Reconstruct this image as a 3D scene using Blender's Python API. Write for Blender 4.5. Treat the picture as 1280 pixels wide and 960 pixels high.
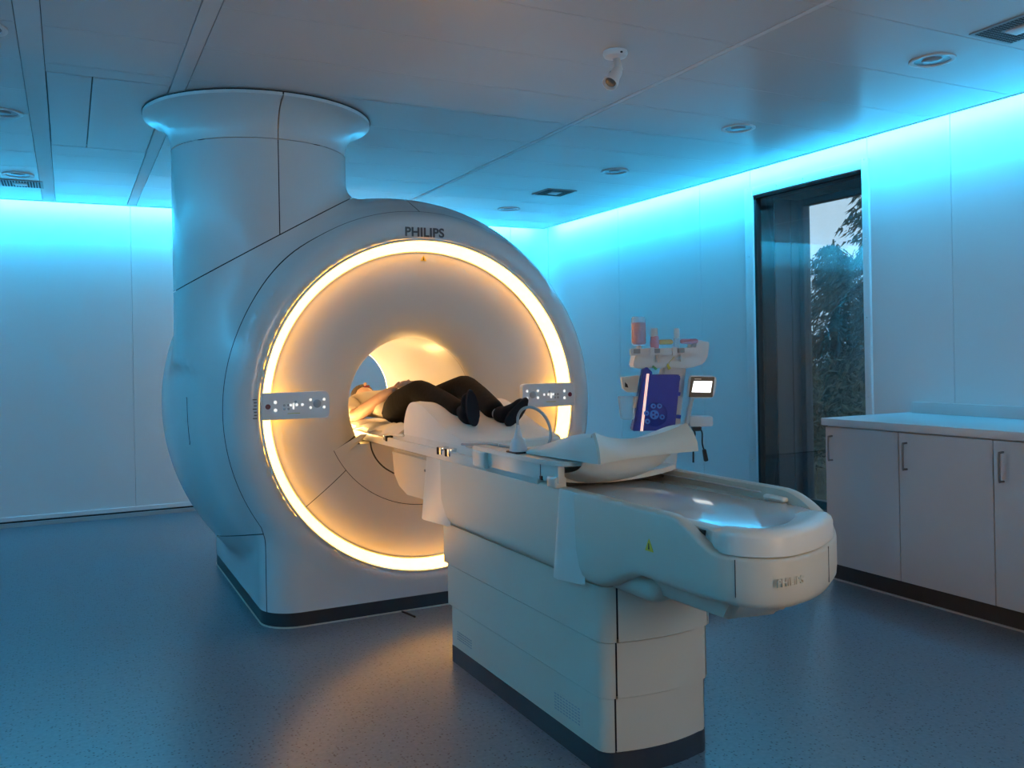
import bpy, bmesh, math, random
import numpy as np
from mathutils import Vector, Matrix

random.seed(7)
for o in list(bpy.data.objects):
    bpy.data.objects.remove(o)
SC = bpy.context.scene
COL = SC.collection
PI = math.pi

# ------------------------------------------------------------------ camera
F_PX, TH, RO, CYP, CAM_H = 1100.0, math.radians(26.77), math.radians(1.05), 444.7, 1.3
R0 = Vector((math.cos(TH), -math.sin(TH), 0)); FW = Vector((math.sin(TH), math.cos(TH), 0)); U0 = Vector((0, 0, 1))
RT = R0 * math.cos(RO) - U0 * math.sin(RO); UP = U0 * math.cos(RO) + R0 * math.sin(RO)
cd = bpy.data.cameras.new('camera'); cam = bpy.data.objects.new('camera', cd); COL.objects.link(cam)
M = Matrix.Identity(4)
for i in range(3):
    M[i][0] = RT[i]; M[i][1] = UP[i]; M[i][2] = -FW[i]
M[2][3] = CAM_H
cam.matrix_world = M
cd.sensor_width = 36.0; cd.lens = F_PX / 1280 * 36; cd.shift_y = -(480 - CYP) / 1280; cd.clip_start = 0.05
SC.camera = cam
SC.view_settings.view_transform = 'Standard'; SC.view_settings.look = 'None'
SC.view_settings.gamma = 1; SC.view_settings.exposure = -0.18
SC.view_settings.use_curve_mapping = False

# ------------------------------------------------------------------ sky (overcast dusk)
w = bpy.data.worlds.new('sky'); SC.world = w; w.use_nodes = True
bg = w.node_tree.nodes['Background']; bg.inputs[0].default_value = (0.70, 0.85, 1.0, 1); bg.inputs[1].default_value = 1.35

LED_COL = (0.027, 0.47, 0.88); LED_STR = 415.0
RING_COL = (1.0, 0.465, 0.070); RING_STR = 13.0
BORE_STR = 52.0
FILL_COL = (1.0, 0.71, 0.44); FILL_STR = 8.5

# ------------------------------------------------------------------ materials
MATS = {}
def mat(name, col, rough=0.5, metal=0.0, var=0.0, vscale=8.0, bump=0.0, bscale=200.0, emit=None, estr=0.0,
        trans=0.0, ior=1.45, coat=0.0, spec=0.5, alpha=1.0):
    m = bpy.data.materials.new(name); m.use_nodes = True
    nt = m.node_tree; b = nt.nodes['Principled BSDF']
    b.inputs['Base Color'].default_value = (*col, 1); b.inputs['Roughness'].default_value = rough
    b.inputs['Metallic'].default_value = metal; b.inputs['IOR'].default_value = ior
    b.inputs['Transmission Weight'].default_value = trans; b.inputs['Coat Weight'].default_value = coat
    b.inputs['Specular IOR Level'].default_value = spec; b.inputs['Alpha'].default_value = alpha
    tc = nt.nodes.new('ShaderNodeTexCoord')
    if var > 0:
        n = nt.nodes.new('ShaderNodeTexNoise'); n.inputs['Scale'].default_value = vscale; n.inputs['Detail'].default_value = 4
        r = nt.nodes.new('ShaderNodeValToRGB')
        r.color_ramp.elements[0].position = 0.3; r.color_ramp.elements[1].position = 0.7
        r.color_ramp.elements[0].color = (*[c * (1 - var) for c in col], 1)
        r.color_ramp.elements[1].color = (*[min(1, c * (1 + var)) for c in col], 1)
        nt.links.new(tc.outputs['Object'], n.inputs['Vector']); nt.links.new(n.outputs['Fac'], r.inputs['Fac'])
        nt.links.new(r.outputs['Color'], b.inputs['Base Color'])
    if bump > 0:
        n2 = nt.nodes.new('ShaderNodeTexNoise'); n2.inputs['Scale'].default_value = bscale
        bp = nt.nodes.new('ShaderNodeBump'); bp.inputs['Strength'].default_value = bump; bp.inputs['Distance'].default_value = 0.01
        nt.links.new(tc.outputs['Object'], n2.inputs['Vector']); nt.links.new(n2.outputs['Fac'], bp.inputs['Height'])
        nt.links.new(bp.outputs['Normal'], b.inputs['Normal'])
    if emit:
        b.inputs['Emission Color'].default_value = (*emit, 1); b.inputs['Emission Strength'].default_value = estr
    MATS[name] = m
    return m

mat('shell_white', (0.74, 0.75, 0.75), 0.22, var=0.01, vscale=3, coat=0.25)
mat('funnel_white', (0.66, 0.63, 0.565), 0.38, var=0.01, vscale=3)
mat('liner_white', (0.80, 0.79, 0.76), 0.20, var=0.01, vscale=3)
mat('table_beige', (0.64, 0.595, 0.50), 0.38, var=0.015, vscale=4)
mat('table_white', (0.77, 0.745, 0.675), 0.30, var=0.01, vscale=4)
mat('deck_gloss', (0.70, 0.72, 0.72), 0.10, var=0.01, vscale=4, coat=0.4)
mat('plinth_dark', (0.030, 0.031, 0.034), 0.45, var=0.1)
mat('gap_dark', (0.02, 0.02, 0.022), 0.6, var=0.05)
mat('rubber_black', (0.012, 0.012, 0.014), 0.5, var=0.1)
mat('wall_white', (0.72, 0.74, 0.75), 0.45, var=0.012, vscale=1.5)
mat('ceiling_white', (0.60, 0.61, 0.62), 0.27, var=0.015, vscale=1.2)
mat('ceiling_strip', (0.66, 0.67, 0.68), 0.40, var=0.01)
mat('trim_white', (0.74, 0.75, 0.76), 0.35, var=0.01)
mat('skirt_grey', (0.38, 0.40, 0.42), 0.5, var=0.04)
mat('cabinet_grey', (0.50, 0.51, 0.53), 0.42, var=0.012, vscale=3)
mat('worktop_grey', (0.60, 0.61, 0.62), 0.32, var=0.015, vscale=6)
mat('steel', (0.22, 0.22, 0.23), 0.30, 1.0, var=0.05)
mat('chrome', (0.75, 0.76, 0.78), 0.15, 1.0, var=0.02)
mat('frame_dark', (0.030, 0.034, 0.040), 0.5, var=0.08)
mat('reveal_grey', (0.06, 0.065, 0.07), 0.55, var=0.05)
mat('foam_white', (0.86, 0.83, 0.75), 0.62, var=0.02, vscale=10, bump=0.05, bscale=350)
mat('sheet_white', (0.84, 0.80, 0.72), 0.75, var=0.03, vscale=12, bump=0.15, bscale=60)
mat('cable_grey', (0.40, 0.43, 0.45), 0.45, var=0.03)
mat('logo_grey', (0.09, 0.085, 0.09), 0.45, var=0.05)
mat('hazard_yellow', (0.80, 0.55, 0.05), 0.5, var=0.03)
mat('stop_red', (0.16, 0.012, 0.035), 0.35, var=0.05)
mat('panel_grey', (0.76, 0.78, 0.80), 0.35, var=0.01)
mat('button_grey', (0.42, 0.44, 0.46), 0.4, var=0.02)
mat('button_lit', (0.9, 0.9, 0.9), 0.4, var=0.01, emit=(1, 0.98, 0.92), estr=1.0)
mat('badge_blue', (0.02, 0.08, 0.30), 0.4, var=0.03)
mat('skin', (0.55, 0.34, 0.26), 0.5, var=0.05, vscale=30, bump=0.04)
mat('hair', (0.07, 0.045, 0.03), 0.6, var=0.2, vscale=60, bump=0.3, bscale=120)
mat('shirt_cream', (0.66, 0.58, 0.49), 0.8, var=0.03, vscale=12, bump=0.15, bscale=40)
mat('trousers_brown', (0.009, 0.006, 0.0045), 0.85, spec=0.15, var=0.15, vscale=25, bump=0.2, bscale=45)
mat('sock_black', (0.005, 0.0045, 0.0055), 0.85, spec=0.2, var=0.15, vscale=40, bump=0.2)
mat('sole_grey', (0.012, 0.012, 0.015), 0.8, spec=0.2, var=0.1, vscale=30)
mat('injector_white', (0.70, 0.71, 0.71), 0.35, var=0.015)
mat('injector_blue', (0.008, 0.035, 0.30), 0.42, var=0.05, vscale=20)
mat('roller_blue', (0.08, 0.28, 0.75), 0.22, var=0.05, vscale=20)
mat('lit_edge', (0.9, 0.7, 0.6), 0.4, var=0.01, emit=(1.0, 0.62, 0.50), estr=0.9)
mat('screen_lit', (0.9, 0.9, 0.9), 0.3, var=0.01, emit=(0.97, 1.0, 0.98), estr=1.5)
mat('bezel_black', (0.016, 0.017, 0.020), 0.3, var=0.05)
mat('clear_plastic', (0.90, 0.95, 0.97), 0.08, trans=0.85, ior=1.2, var=0.01)
mat('pink_reflection_fluid', (0.90, 0.42, 0.48), 0.12, trans=0.35, ior=1.33, var=0.03, vscale=15)  # pinkish reflection of warm light put into the fluid colour
mat('amber_fluid', (0.95, 0.55, 0.22), 0.12, trans=0.25, ior=1.33, var=0.03, vscale=15)
mat('clip_green', (0.02, 0.30, 0.10), 0.4, var=0.05)
mat('clip_yellow', (0.55, 0.50, 0.08), 0.4, var=0.05)
mat('vent_grey', (0.30, 0.31, 0.32), 0.45, var=0.04)
mat('lamp_glass', (0.35, 0.36, 0.37), 0.2, var=0.03)
mat('needle_green', (0.032, 0.050, 0.034), 0.7, var=0.35, vscale=6)
mat('bark', (0.07, 0.055, 0.045), 0.85, var=0.3, vscale=14, bump=0.5, bscale=20)
mat('shrub_green', (0.05, 0.07, 0.04), 0.7, var=0.35, vscale=7)
mat('soil', (0.07, 0.075, 0.055), 0.95, var=0.35, vscale=3)
mat('dry_grass', (0.20, 0.18, 0.11), 0.9, var=0.2)
mat('led_blue', (0.8, 0.9, 1.0), 0.5, var=0.01, emit=LED_COL, estr=LED_STR)
mat('ring_glow', (0.9, 0.85, 0.75), 0.5, var=0.01, emit=RING_COL, estr=RING_STR)
mat('bore_glow', (0.9, 0.85, 0.75), 0.5, var=0.01, emit=(1.0, 0.58, 0.20), estr=BORE_STR)
mat('fill_lit', (0.8, 0.8, 0.8), 0.4, var=0.01, emit=FILL_COL, estr=FILL_STR)

def glass_mat():
    m = bpy.data.materials.new('window_glass'); m.use_nodes = True
    nt = m.node_tree; nt.nodes.clear()
    out = nt.nodes.new('ShaderNodeOutputMaterial'); mix = nt.nodes.new('ShaderNodeMixShader')
    tr = nt.nodes.new('ShaderNodeBsdfTransparent'); tr.inputs[0].default_value = (0.90, 0.94, 0.95, 1)
    gl = nt.nodes.new('ShaderNodeBsdfGlossy'); gl.inputs['Roughness'].default_value = 0.01
    lw = nt.nodes.new('ShaderNodeLayerWeight'); lw.inputs['Blend'].default_value = 0.5
    pw = nt.nodes.new('ShaderNodeMath'); pw.operation = 'POWER'; pw.inputs[1].default_value = 5
    ma = nt.nodes.new('ShaderNodeMath'); ma.operation = 'MULTIPLY_ADD'; ma.inputs[1].default_value = 0.93; ma.inputs[2].default_value = 0.07
    nt.links.new(lw.outputs['Facing'], pw.inputs[0]); nt.links.new(pw.outputs[0], ma.inputs[0])
    nt.links.new(ma.outputs[0], mix.inputs[0]); nt.links.new(tr.outputs[0], mix.inputs[1])
    nt.links.new(gl.outputs[0], mix.inputs[2]); nt.links.new(mix.outputs[0], out.inputs[0])
    MATS['window_glass'] = m
glass_mat()

def perforate(m):
    nt = m.node_tree; b = nt.nodes['Principled BSDF']; L = nt.links.new
    tc = nt.nodes.new('ShaderNodeTexCoord'); vo = nt.nodes.new('ShaderNodeTexVoronoi')
    vo.inputs['Scale'].default_value = 105; vo.inputs['Randomness'].default_value = 0
    lt = nt.nodes.new('ShaderNodeMath'); lt.operation = 'LESS_THAN'; lt.inputs[1].default_value = 0.24
    mx = nt.nodes.new('ShaderNodeMix'); mx.data_type = 'RGBA'; mx.inputs['B'].default_value = (0.16, 0.16, 0.165, 1)
    src = b.inputs['Base Color'].links[0].from_socket
    L(tc.outputs['Object'], vo.inputs['Vector']); L(vo.outputs['Distance'], lt.inputs[0]); L(lt.outputs[0], mx.inputs['Factor'])
    L(src, mx.inputs['A']); L(mx.outputs['Result'], b.inputs['Base Color'])
perforate(MATS['ceiling_white'])

def floor_mat():
    m = bpy.data.materials.new('floor_vinyl'); m.use_nodes = True
    nt = m.node_tree; b = nt.nodes['Principled BSDF']
    tc = nt.nodes.new('ShaderNodeTexCoord')
    vo = nt.nodes.new('ShaderNodeTexVoronoi'); vo.inputs['Scale'].default_value = 78
    r1 = nt.nodes.new('ShaderNodeValToRGB')
    e = r1.color_ramp.elements
    e[0].position = 0.18; e[0].color = (0, 0, 0, 1); e[1].position = 0.36; e[1].color = (1, 1, 1, 1)
    r1.color_ramp.interpolation = 'LINEAR'
    wn = nt.nodes.new('ShaderNodeTexNoise'); wn.inputs['Scale'].default_value = 60; wn.inputs['Detail'].default_value = 3
    r2 = nt.nodes.new('ShaderNodeValToRGB'); e = r2.color_ramp.elements
    e[0].position = 0.3; e[0].color = (0.120, 0.152, 0.178, 1); e[1].position = 0.75; e[1].color = (0.168, 0.205, 0.235, 1)
    mx = nt.nodes.new('ShaderNodeMix'); mx.data_type = 'RGBA'
    mx.inputs['A'].default_value = (0.03, 0.03, 0.034, 1)
    # only some of the cells carry a dark fleck
    gt = nt.nodes.new('ShaderNodeMath'); gt.operation = 'GREATER_THAN'; gt.inputs[1].default_value = 0.42
    sep = nt.nodes.new('ShaderNodeSeparateColor')
    mxx = nt.nodes.new('ShaderNodeMath'); mxx.operation = 'MAXIMUM'
    L = nt.links.new
    L(tc.outputs['Object'], vo.inputs['Vector']); L(tc.outputs['Object'], wn.inputs['Vector'])
    L(vo.outputs['Distance'], r1.inputs['Fac']); L(vo.outputs['Color'], sep.inputs[0]); L(sep.outputs[0], gt.inputs[0])
    L(r1.outputs['Color'], mxx.inputs[0]); L(gt.outputs[0], mxx.inputs[1])
    L(wn.outputs['Fac'], r2.inputs['Fac']); L(mxx.outputs[0], mx.inputs['Factor']); L(r2.outputs['Color'], mx.inputs['B'])
    L(mx.outputs['Result'], b.inputs['Base Color'])
    b.inputs['Roughness'].default_value = 0.30
    MATS['floor_vinyl'] = m
floor_mat()

# ------------------------------------------------------------------ helpers
def new_obj(name, me, m=None, parent=None, smooth=False):
    if m: me.materials.append(MATS[m])
    if smooth: me.polygons.foreach_set('use_smooth', [True] * len(me.polygons))
    o = bpy.data.objects.new(name, me); COL.objects.link(o)
    if parent:
        o.parent = parent
        o.matrix_parent_inverse = Matrix.Translation(parent.location).inverted()
    return o

def bm_obj(name, bm, m, parent=None, smooth=False, angle=None):
    bmesh.ops.recalc_face_normals(bm, faces=bm.faces)
    me = bpy.data.meshes.new(name); bm.to_mesh(me); bm.free()
    o = new_obj(name, me, m, parent, smooth or angle is not None)
    if angle is not None:
        me.set_sharp_from_angle(angle=math.radians(angle))
    return o

def box_into(bm, x0, x1, y0, y1, z0, z1, bev=0.0, seg=2):
    r = bmesh.ops.create_cube(bm, size=1.0)
    vs = r['verts']
    for v in vs:
        v.co = Vector(((x0 + x1) / 2 + v.co.x * (x1 - x0), (y0 + y1) / 2 + v.co.y * (y1 - y0), (z0 + z1) / 2 + v.co.z * (z1 - z0)))
    if bev > 0:
        es = list({e for v in vs for e in v.link_edges})
        bmesh.ops.bevel(bm, geom=es, offset=bev, segments=seg, affect='EDGES', profile=0.5)

def box(name, x0, x1, y0, y1, z0, z1, m, parent=None, bev=0.0, seg=2):
    bm = bmesh.new(); box_into(bm, x0, x1, y0, y1, z0, z1, bev, seg)
    return bm_obj(name, bm, m, parent, angle=35 if bev else None)

def lathe_into(bm, prof, axis='z', c=(0, 0, 0), n=48, a0=0.0, a1=2 * PI, close=False):
    """prof: list of (r, h). axis z: h along z; axis y: h along y, angle measured from +X towards +Z"""
    full = abs(a1 - a0 - 2 * PI) < 1e-6
    k = n if full else n + 1
    rings = []
    for (r, h) in prof:
        row = []
        for i in range(k):
            a = a0 + (a1 - a0) * i / n
            ca, sa = math.cos(a) * r, math.sin(a) * r
            row.append(bm.verts.new((c[0] + ca, c[1] + sa, c[2] + h) if axis == 'z' else (c[0] + ca, c[1] + h, c[2] + sa)))
        rings.append(row)
    nr = len(rings)
    for j in range(nr if close else nr - 1):
        A, B = rings[j], rings[(j + 1) % nr]
        for i in range(n):
            i2 = (i + 1) % k
            try: bm.faces.new((A[i], A[i2], B[i2], B[i]))
            except ValueError: pass
    return rings

def lathe(name, prof, m, parent=None, axis='z', c=(0, 0, 0), n=48, caps=True, angle=40, a0=0.0, a1=2 * PI, close=False):
    bm = bmesh.new(); rings = lathe_into(bm, prof, axis, c, n, a0, a1, close)
    if caps and not close:
        for row in (rings[0], rings[-1]):
            try: bm.faces.new(row)
            except ValueError: pass
    bmesh.ops.remove_doubles(bm, verts=bm.verts, dist=1e-5)
    return bm_obj(name, bm, m, parent, angle=angle)

def prism_into(bm, pts, z0, z1, bev=0.0):
    a = [bm.verts.new((x, y, z0)) for x, y in pts]; b = [bm.verts.new((x, y, z1)) for x, y in pts]
    n = len(pts)
    bm.faces.new(a[::-1]); bm.faces.new(b)
    for i in range(n):
        bm.faces.new((a[i], a[(i + 1) % n], b[(i + 1) % n], b[i]))

def tube_into(bm, pts, r, n=8, radii=None, caps=True):
    pts = [Vector(p) for p in pts]
    rows = []
    prev = None
    for i, p in enumerate(pts):
        t = (pts[min(i + 1, len(pts) - 1)] - pts[max(i - 1, 0)]).normalized()
        if prev is None:
            up = Vector((0, 0, 1)) if abs(t.z) < 0.9 else Vector((1, 0, 0))
            u = t.cross(up).normalized()
        else:
            u = (prev - t * prev.dot(t)).normalized()
        prev = u; v = t.cross(u)
        rr = radii[i] if radii else r
        rows.append([bm.verts.new(p + (u * math.cos(2 * PI * k / n) + v * math.sin(2 * PI * k / n)) * rr) for k in range(n)])
    for A, B in zip(rows, rows[1:]):
        for k in range(n):
            bm.faces.new((A[k], A[(k + 1) % n], B[(k + 1) % n], B[k]))
    if caps:
        bm.faces.new(rows[0][::-1]); bm.faces.new(rows[-1])

def catmull(P, k=8, closed=False):
    P = [Vector(p) for p in P]; out = []
    n = len(P)
    for i in range(n if closed else n - 1):
        if closed: a, b, c, d = P[(i - 1) % n], P[i], P[(i + 1) % n], P[(i + 2) % n]
        else: a, b, c, d = P[max(i - 1, 0)], P[i], P[i + 1], P[min(i + 2, n - 1)]
        for j in range(k):
            t = j / k
            out.append(0.5 * ((2 * b) + (c - a) * t + (2 * a - 5 * b + 4 * c - d) * t * t + (3 * b - a - 3 * c + d) * t ** 3))
    if not closed: out.append(P[-1])
    return out

def tube(name, pts, r, m, parent=None, n=8, k=6, radii=None):
    bm = bmesh.new()
    tube_into(bm, catmull(pts, k) if k > 1 else pts, r, n, radii)
    return bm_obj(name, bm, m, parent, smooth=True)

def empty(name, loc):
    o = bpy.data.objects.new(name, None); COL.objects.link(o); o.location = loc; o.empty_display_size = 0.1
    return o

def tag(o, label, cat, group=None, kind=None):
    o['label'] = label; o['category'] = cat
    if group: o['group'] = group
    if kind: o['kind'] = kind
    return o

def struct(o, label=None, cat=None):
    o['kind'] = 'structure'
    if label: o['label'] = label
    if cat: o['category'] = cat
    return o

def grid_obj(name, fn, nu, nv, m, parent=None, thick=0.0, smooth=True, close_u=False):
    """fn(u,v) -> point for u,v in 0..1"""
    bm = bmesh.new()
    V = [[bm.verts.new(fn(i / nu, j / nv)) for j in range(nv + 1)] for i in range(nu if close_u else nu + 1)]
    for i in range(nu):
        for j in range(nv):
            i2 = (i + 1) % len(V)
            bm.faces.new((V[i][j], V[i2][j], V[i2][j + 1], V[i][j + 1]))
    if thick:
        bmesh.ops.recalc_face_normals(bm, faces=bm.faces)
        bmesh.ops.solidify(bm, geom=list(bm.faces), thickness=thick)
    return bm_obj(name, bm, m, parent, angle=40)

def text_obj(name, s, size, m, loc, rot, parent, depth=0.001, spacing=1.0, bold=0.0):
    cu = bpy.data.curves.new(name, 'FONT'); cu.body = s; cu.size = size; cu.extrude = depth
    cu.align_x = 'CENTER'; cu.align_y = 'CENTER'; cu.space_character = spacing; cu.offset = bold
    tmp = bpy.data.objects.new('tmp_text', cu); COL.objects.link(tmp)
    dg = bpy.context.evaluated_depsgraph_get()
    me = bpy.data.meshes.new_from_object(tmp.evaluated_get(dg))
    bpy.data.objects.remove(tmp)
    me.transform(Matrix.Translation(loc) @ rot.to_4x4())
    me.materials.clear()
    return new_obj(name, me, m, parent)

# ------------------------------------------------------------------ room shell
XL, XR, YF, YB = -2.1, 4.53, -0.7, 8.09        # wall faces
CZ, TOPZ = 2.605, 2.86                           # ceiling panels, slab above
EXL, EXR, EYB = -1.98, 4.41, 7.96                # ceiling edges

fl = box('floor', XL - .2, XR + .2, YF - .2, YB + .2, -0.1, 0.0, 'floor_vinyl'); struct(fl)
slab = box('ceiling', XL - .2, XR + .2, YF - .2, YB + .2, TOPZ, TOPZ + .1, 'gap_dark'); struct(slab)

wall_b = box('wall_back', XL - .2, XR + .2, YB + .02, YB + .2, 0, TOPZ, 'wall_white'); struct(wall_b)
wall_l = box('wall_left', XL - .2, XL - .02, YF, YB + .02, 0, TOPZ, 'wall_white'); struct(wall_l)
wall_f = box('wall_front', XL - .2, XR + .2, YF - .2, YF, 0, TOPZ, 'wall_white'); struct(wall_f)
WY0, WY1, WZ0, WZ1 = 3.975, 4.985, 0.12, 2.44   # window opening
bm = bmesh.new()
box_into(bm, XR + .02, XR + .2, YF, WY0, 0, TOPZ); box_into(bm, XR + .02, XR + .2, WY1, YB + .02, 0, TOPZ)
box_into(bm, XR + .02, XR + .2, WY0, WY1, 0, WZ0); box_into(bm, XR + .02, XR + .2, WY0, WY1, WZ1, TOPZ)
wall_r = bm_obj('wall_right', bm, 'wall_white'); struct(wall_r)
G = 0.0012
xs = [XL, -1.91, -0.71, 0.49, 1.69, 2.89, 4.09, XR]
for a, b in zip(xs, xs[1:]):
    box('wall_panel', a + G, b - G, YB, YB + .02, 0.0, TOPZ, 'wall_white', wall_b, 0.002, 1)
ys = [YF, -0.14, 0.96, 2.16, 3.36, WY0 - .03, WY1 + .03, 5.6, 6.77, YB]
for a, b in zip(ys, ys[1:]):
    if abs(a - (WY0 - .03)) < 1e-6:
        box('wall_panel', XR, XR + .02, a + G, b - G, 0, WZ0 - .02, 'wall_white', wall_r, 0.002, 1)
        box('wall_panel', XR, XR + .02, a + G, b - G, WZ1 + .03, TOPZ, 'wall_white', wall_r, 0.002, 1)
    else:
        box('wall_panel', XR, XR + .02, a + G, b - G, 0, TOPZ, 'wall_white', wall_r, 0.002, 1)
for a, b in zip(ys[:4] + [3.36, 4.56, 5.76, 6.96], ys[1:4] + [3.36, 4.56, 5.76, 6.96, YB]):
    box('wall_panel', XL - .02, XL, a + G, b - G, 0, TOPZ, 'wall_white', wall_l, 0.002, 1)

# baseboards: white lip, dark groove, grey cove
def baseboard(name, horizontal, a, b, face, sgn):
    o = None
    for (n, d, z0, z1, m) in (('cove', .016, 0.0, .035, 'skirt_grey'), ('groove', .006, .035, .05, 'gap_dark'), ('lip', .014, .05, .085, 'trim_white')):
        if horizontal: p = box(n, a, b, min(face, face - sgn * d), max(face, face - sgn * d), z0, z1, m, o, 0.002, 1)
        else: p = box(n, min(face, face - sgn * d), max(face, face - sgn * d), a, b, z0, z1, m, o, 0.002, 1)
        if o is None: o = p; o.name = name; struct(o)
baseboard('baseboard_back', True, XL + .02, XR - .02, YB, 1)
baseboard('baseboard_right', False, WY1 + .1, YB - .02, XR, 1)
baseboard('baseboard_left', False, YF + .02, YB - .02, XL, -1)

# ceiling panels: bays divided by long strips, 0.465 m metal panels
bays = [(EXL, -0.16), (-0.07, 0.455), (0.525, 2.553), (2.585, EXR)]
def hole_free(x0, x1, y0, y1): return True
yk = [YF] + [2.90 + 0.465 * k for k in range(-9, 11)] + [EYB]
HATCH = (-0.07, 0.455, 4.43, 5.90)
for (x0, x1) in bays:
    for a, b in zip(yk, yk[1:]):
        if x0 == -0.07:
            if a < 4.43 < b: b = 4.43
            elif a < 5.90 < b: a = 5.90
            elif a >= 4.43 and b <= 5.90: continue
        if b - a < .03: continue
        box('ceiling_panel', x0 + .001, x1 - .001, a + .0015, b - .0015, CZ, CZ + .022, 'ceiling_white', slab, 0.0015, 1)
box('ceiling_panel', -0.066, 0.118, 4.436, 5.894, CZ, CZ + .022, 'ceiling_white', slab, 0.0015, 1)
box('ceiling_panel', 0.124, 0.451, 4.436, 5.894, CZ, CZ + .022, 'ceiling_white', slab, 0.0015, 1)
for (x0, x1) in ((-0.158, -0.072), (0.457, 0.523), (2.555, 2.583)):
    box('ceiling_strip', x0, x1, YF, EYB, CZ - .001, CZ + .022, 'ceiling_strip', slab, 0.001, 1)
box('ceiling_backing', EXL, EXR, YF, EYB, CZ + .024, CZ + .03, 'gap_dark', slab)

# edge trims carrying the light strips of the cove
def led(name, x0, x1, y0, y1, label):
    return tag(box(name, x0, x1, y0, y1, CZ + .012, CZ + .030, 'led_blue', None), label, 'light strip', 'cove light strips')
led('cove_light_strip', EXR + .0005, EXR + .008, YF + .1, EYB - .02, 'cyan LED strip in the ceiling gap above the window wall')
led('cove_light_strip', EXL + .05, EXR - .05, EYB + .0005, EYB + .008, 'cyan LED strip in the ceiling gap above the rear wall')
led('cove_light_strip', EXL - .012, EXL - .0045, YF + .1, EYB - .02, 'cyan LED strip in the ceiling gap above the wall left of the scanner')
struct(box('trim_1', EXR - .004, EXR, YF, EYB, CZ - .004, CZ + .034, 'ceiling_strip'))
struct(box('trim_2', EXL, EXR - .004, EYB - .004, EYB, CZ - .004, CZ + .034, 'ceiling_strip'))
struct(box('trim_3', EXL - .004, EXL, YF, EYB, CZ - .004, CZ + .034, 'ceiling_strip'))

# unseen glowing pane with frame, added behind the camera to warm the table end
OX0, OX1, OZ0, OZ1 = 1.45, 2.25, 0.90, 1.90
ow = empty('fill_window', ((OX0 + OX1) / 2, YF, OZ0)); struct(ow)
box('fill_pane', OX0, OX1, YF + .002, YF + .010, OZ0, OZ1, 'fill_lit', ow)
for q in ((OX0 - .08, OX0, OZ0 - .08, OZ1 + .08), (OX1, OX1 + .08, OZ0 - .08, OZ1 + .08), (OX0, OX1, OZ0 - .08, OZ0), (OX0, OX1, OZ1, OZ1 + .08)):
    box('fill_frame', q[0], q[1], YF, YF + .03, q[2], q[3], 'trim_white', ow, 0.004, 1)

# ------------------------------------------------------------------ window on the right wall
win = empty('window_1', (XR, (WY0 + WY1) / 2, WZ0)); struct(win)
T = 0.062
for q in ((WY0 - T + .015, WY0 + .005, WZ0 - .05, WZ1 + .068), (WY1 - .005, WY1 + T + .015, WZ0 - .05, WZ1 + .068),
          (WY0 + .005, WY1 - .005, WZ1 + .004, WZ1 + .068), (WY0 + .005, WY1 - .005, WZ0 - .05, WZ0 - .004)):
    p = box('trim_board', XR - .018, XR + .004, q[0], q[1], q[2], q[3], 'trim_white', win, 0.005, 2)
# screws along the trim
for (y, z) in [(WY0 - .02, .5 + .5 * k) for k in range(5)] + [(WY1 + .035, .5 + .5 * k) for k in range(5)] + [(WY0 + .25 + .25 * k, WZ1 + .036) for k in range(3)]:
    bm = bmesh.new(); lathe_into(bm, [(0.0001, -0.0015), (0.0045, 0), (0.0045, .002)], 'z', n=8)
    bmesh.ops.rotate(bm, verts=bm.verts, cent=(0, 0, 0), matrix=Matrix.Rotation(PI / 2, 3, 'Y'))
    bmesh.ops.translate(bm, verts=bm.verts, vec=(XR - .0185, y, z)); bm_obj('screw', bm, 'chrome', win)
# dark seal around the inner pane and the deep reveal
XO = XR + 0.44
for q in ((WY0, WY0 + .012, WZ0, WZ1), (WY1 - .026, WY1, WZ0, WZ1), (WY0 + .012, WY1 - .026, WZ1 - .014, WZ1), (WY0 + .012, WY1 - .026, WZ0, WZ0 + .02)):
    box('seal', XR + .002, XR + .05, q[0], q[1], q[2], q[3], 'rubber_black', win)
box('inner_pane', XR + .022, XR + .030, WY0 + .012, WY1 - .026, WZ0 + .02, WZ1 - .014, 'window_glass', win)
OP = 0.03
for (n, q) in (('reveal_side', (WY0 - .03, WY0, WZ0 - .03, WZ1 + .03)), ('reveal_side', (WY1, WY1 + .03, WZ0 - .03, WZ1 + .03)),
               ('reveal_head', (WY0, WY1, WZ1, WZ1 + .03)), ('reveal_sill', (WY0, WY1, WZ0 - .03, WZ0))):
    box(n, XR + .05, XO + .12, q[0], q[1], q[2], q[3], 'reveal_grey', win)
for x in (XR + .20, XR + .36):
    box('reveal_seam', x, x + .010, WY1 - .003, WY1, WZ0, WZ1, 'gap_dark', win)
for q in ((WY0, WY0 + .05, WZ0, WZ1), (WY1 - .05, WY1, WZ0, WZ1), (WY0 + .05, WY1 - .05, WZ1 - .05, WZ1), (WY0 + .05, WY1 - .05, WZ0, WZ0 + .06)):
    box('outer_frame', XO, XO + .06, q[0], q[1], q[2], q[3], 'frame_dark', win, 0.004, 1)
box('outer_pane', XO + .028, XO + .036, WY0 + .05, WY1 - .05, WZ0 + .06, WZ1 - .05, 'window_glass', win)

# ------------------------------------------------------------------ scanner (gantry)
GX, GZ = 1.677, 1.052
prof_out = [(.857, 4.286), (.90, 4.285), (.945, 4.290), (.99, 4.325), (1.03, 4.40), (1.068, 4.48), (1.118, 4.60), (1.165, 4.83),
            (1.192, 5.10), (1.200, 5.36), (1.186, 5.60), (1.150, 5.86), (1.08, 6.09), (.98, 6.24), (.88, 6.30)]
pc = [(p.x, p.y) for p in catmull([(a, b, 0) for a, b in prof_out], 5)]
poly = np.array(pc + [(.80, 6.30), (.80, 4.286)])

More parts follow.
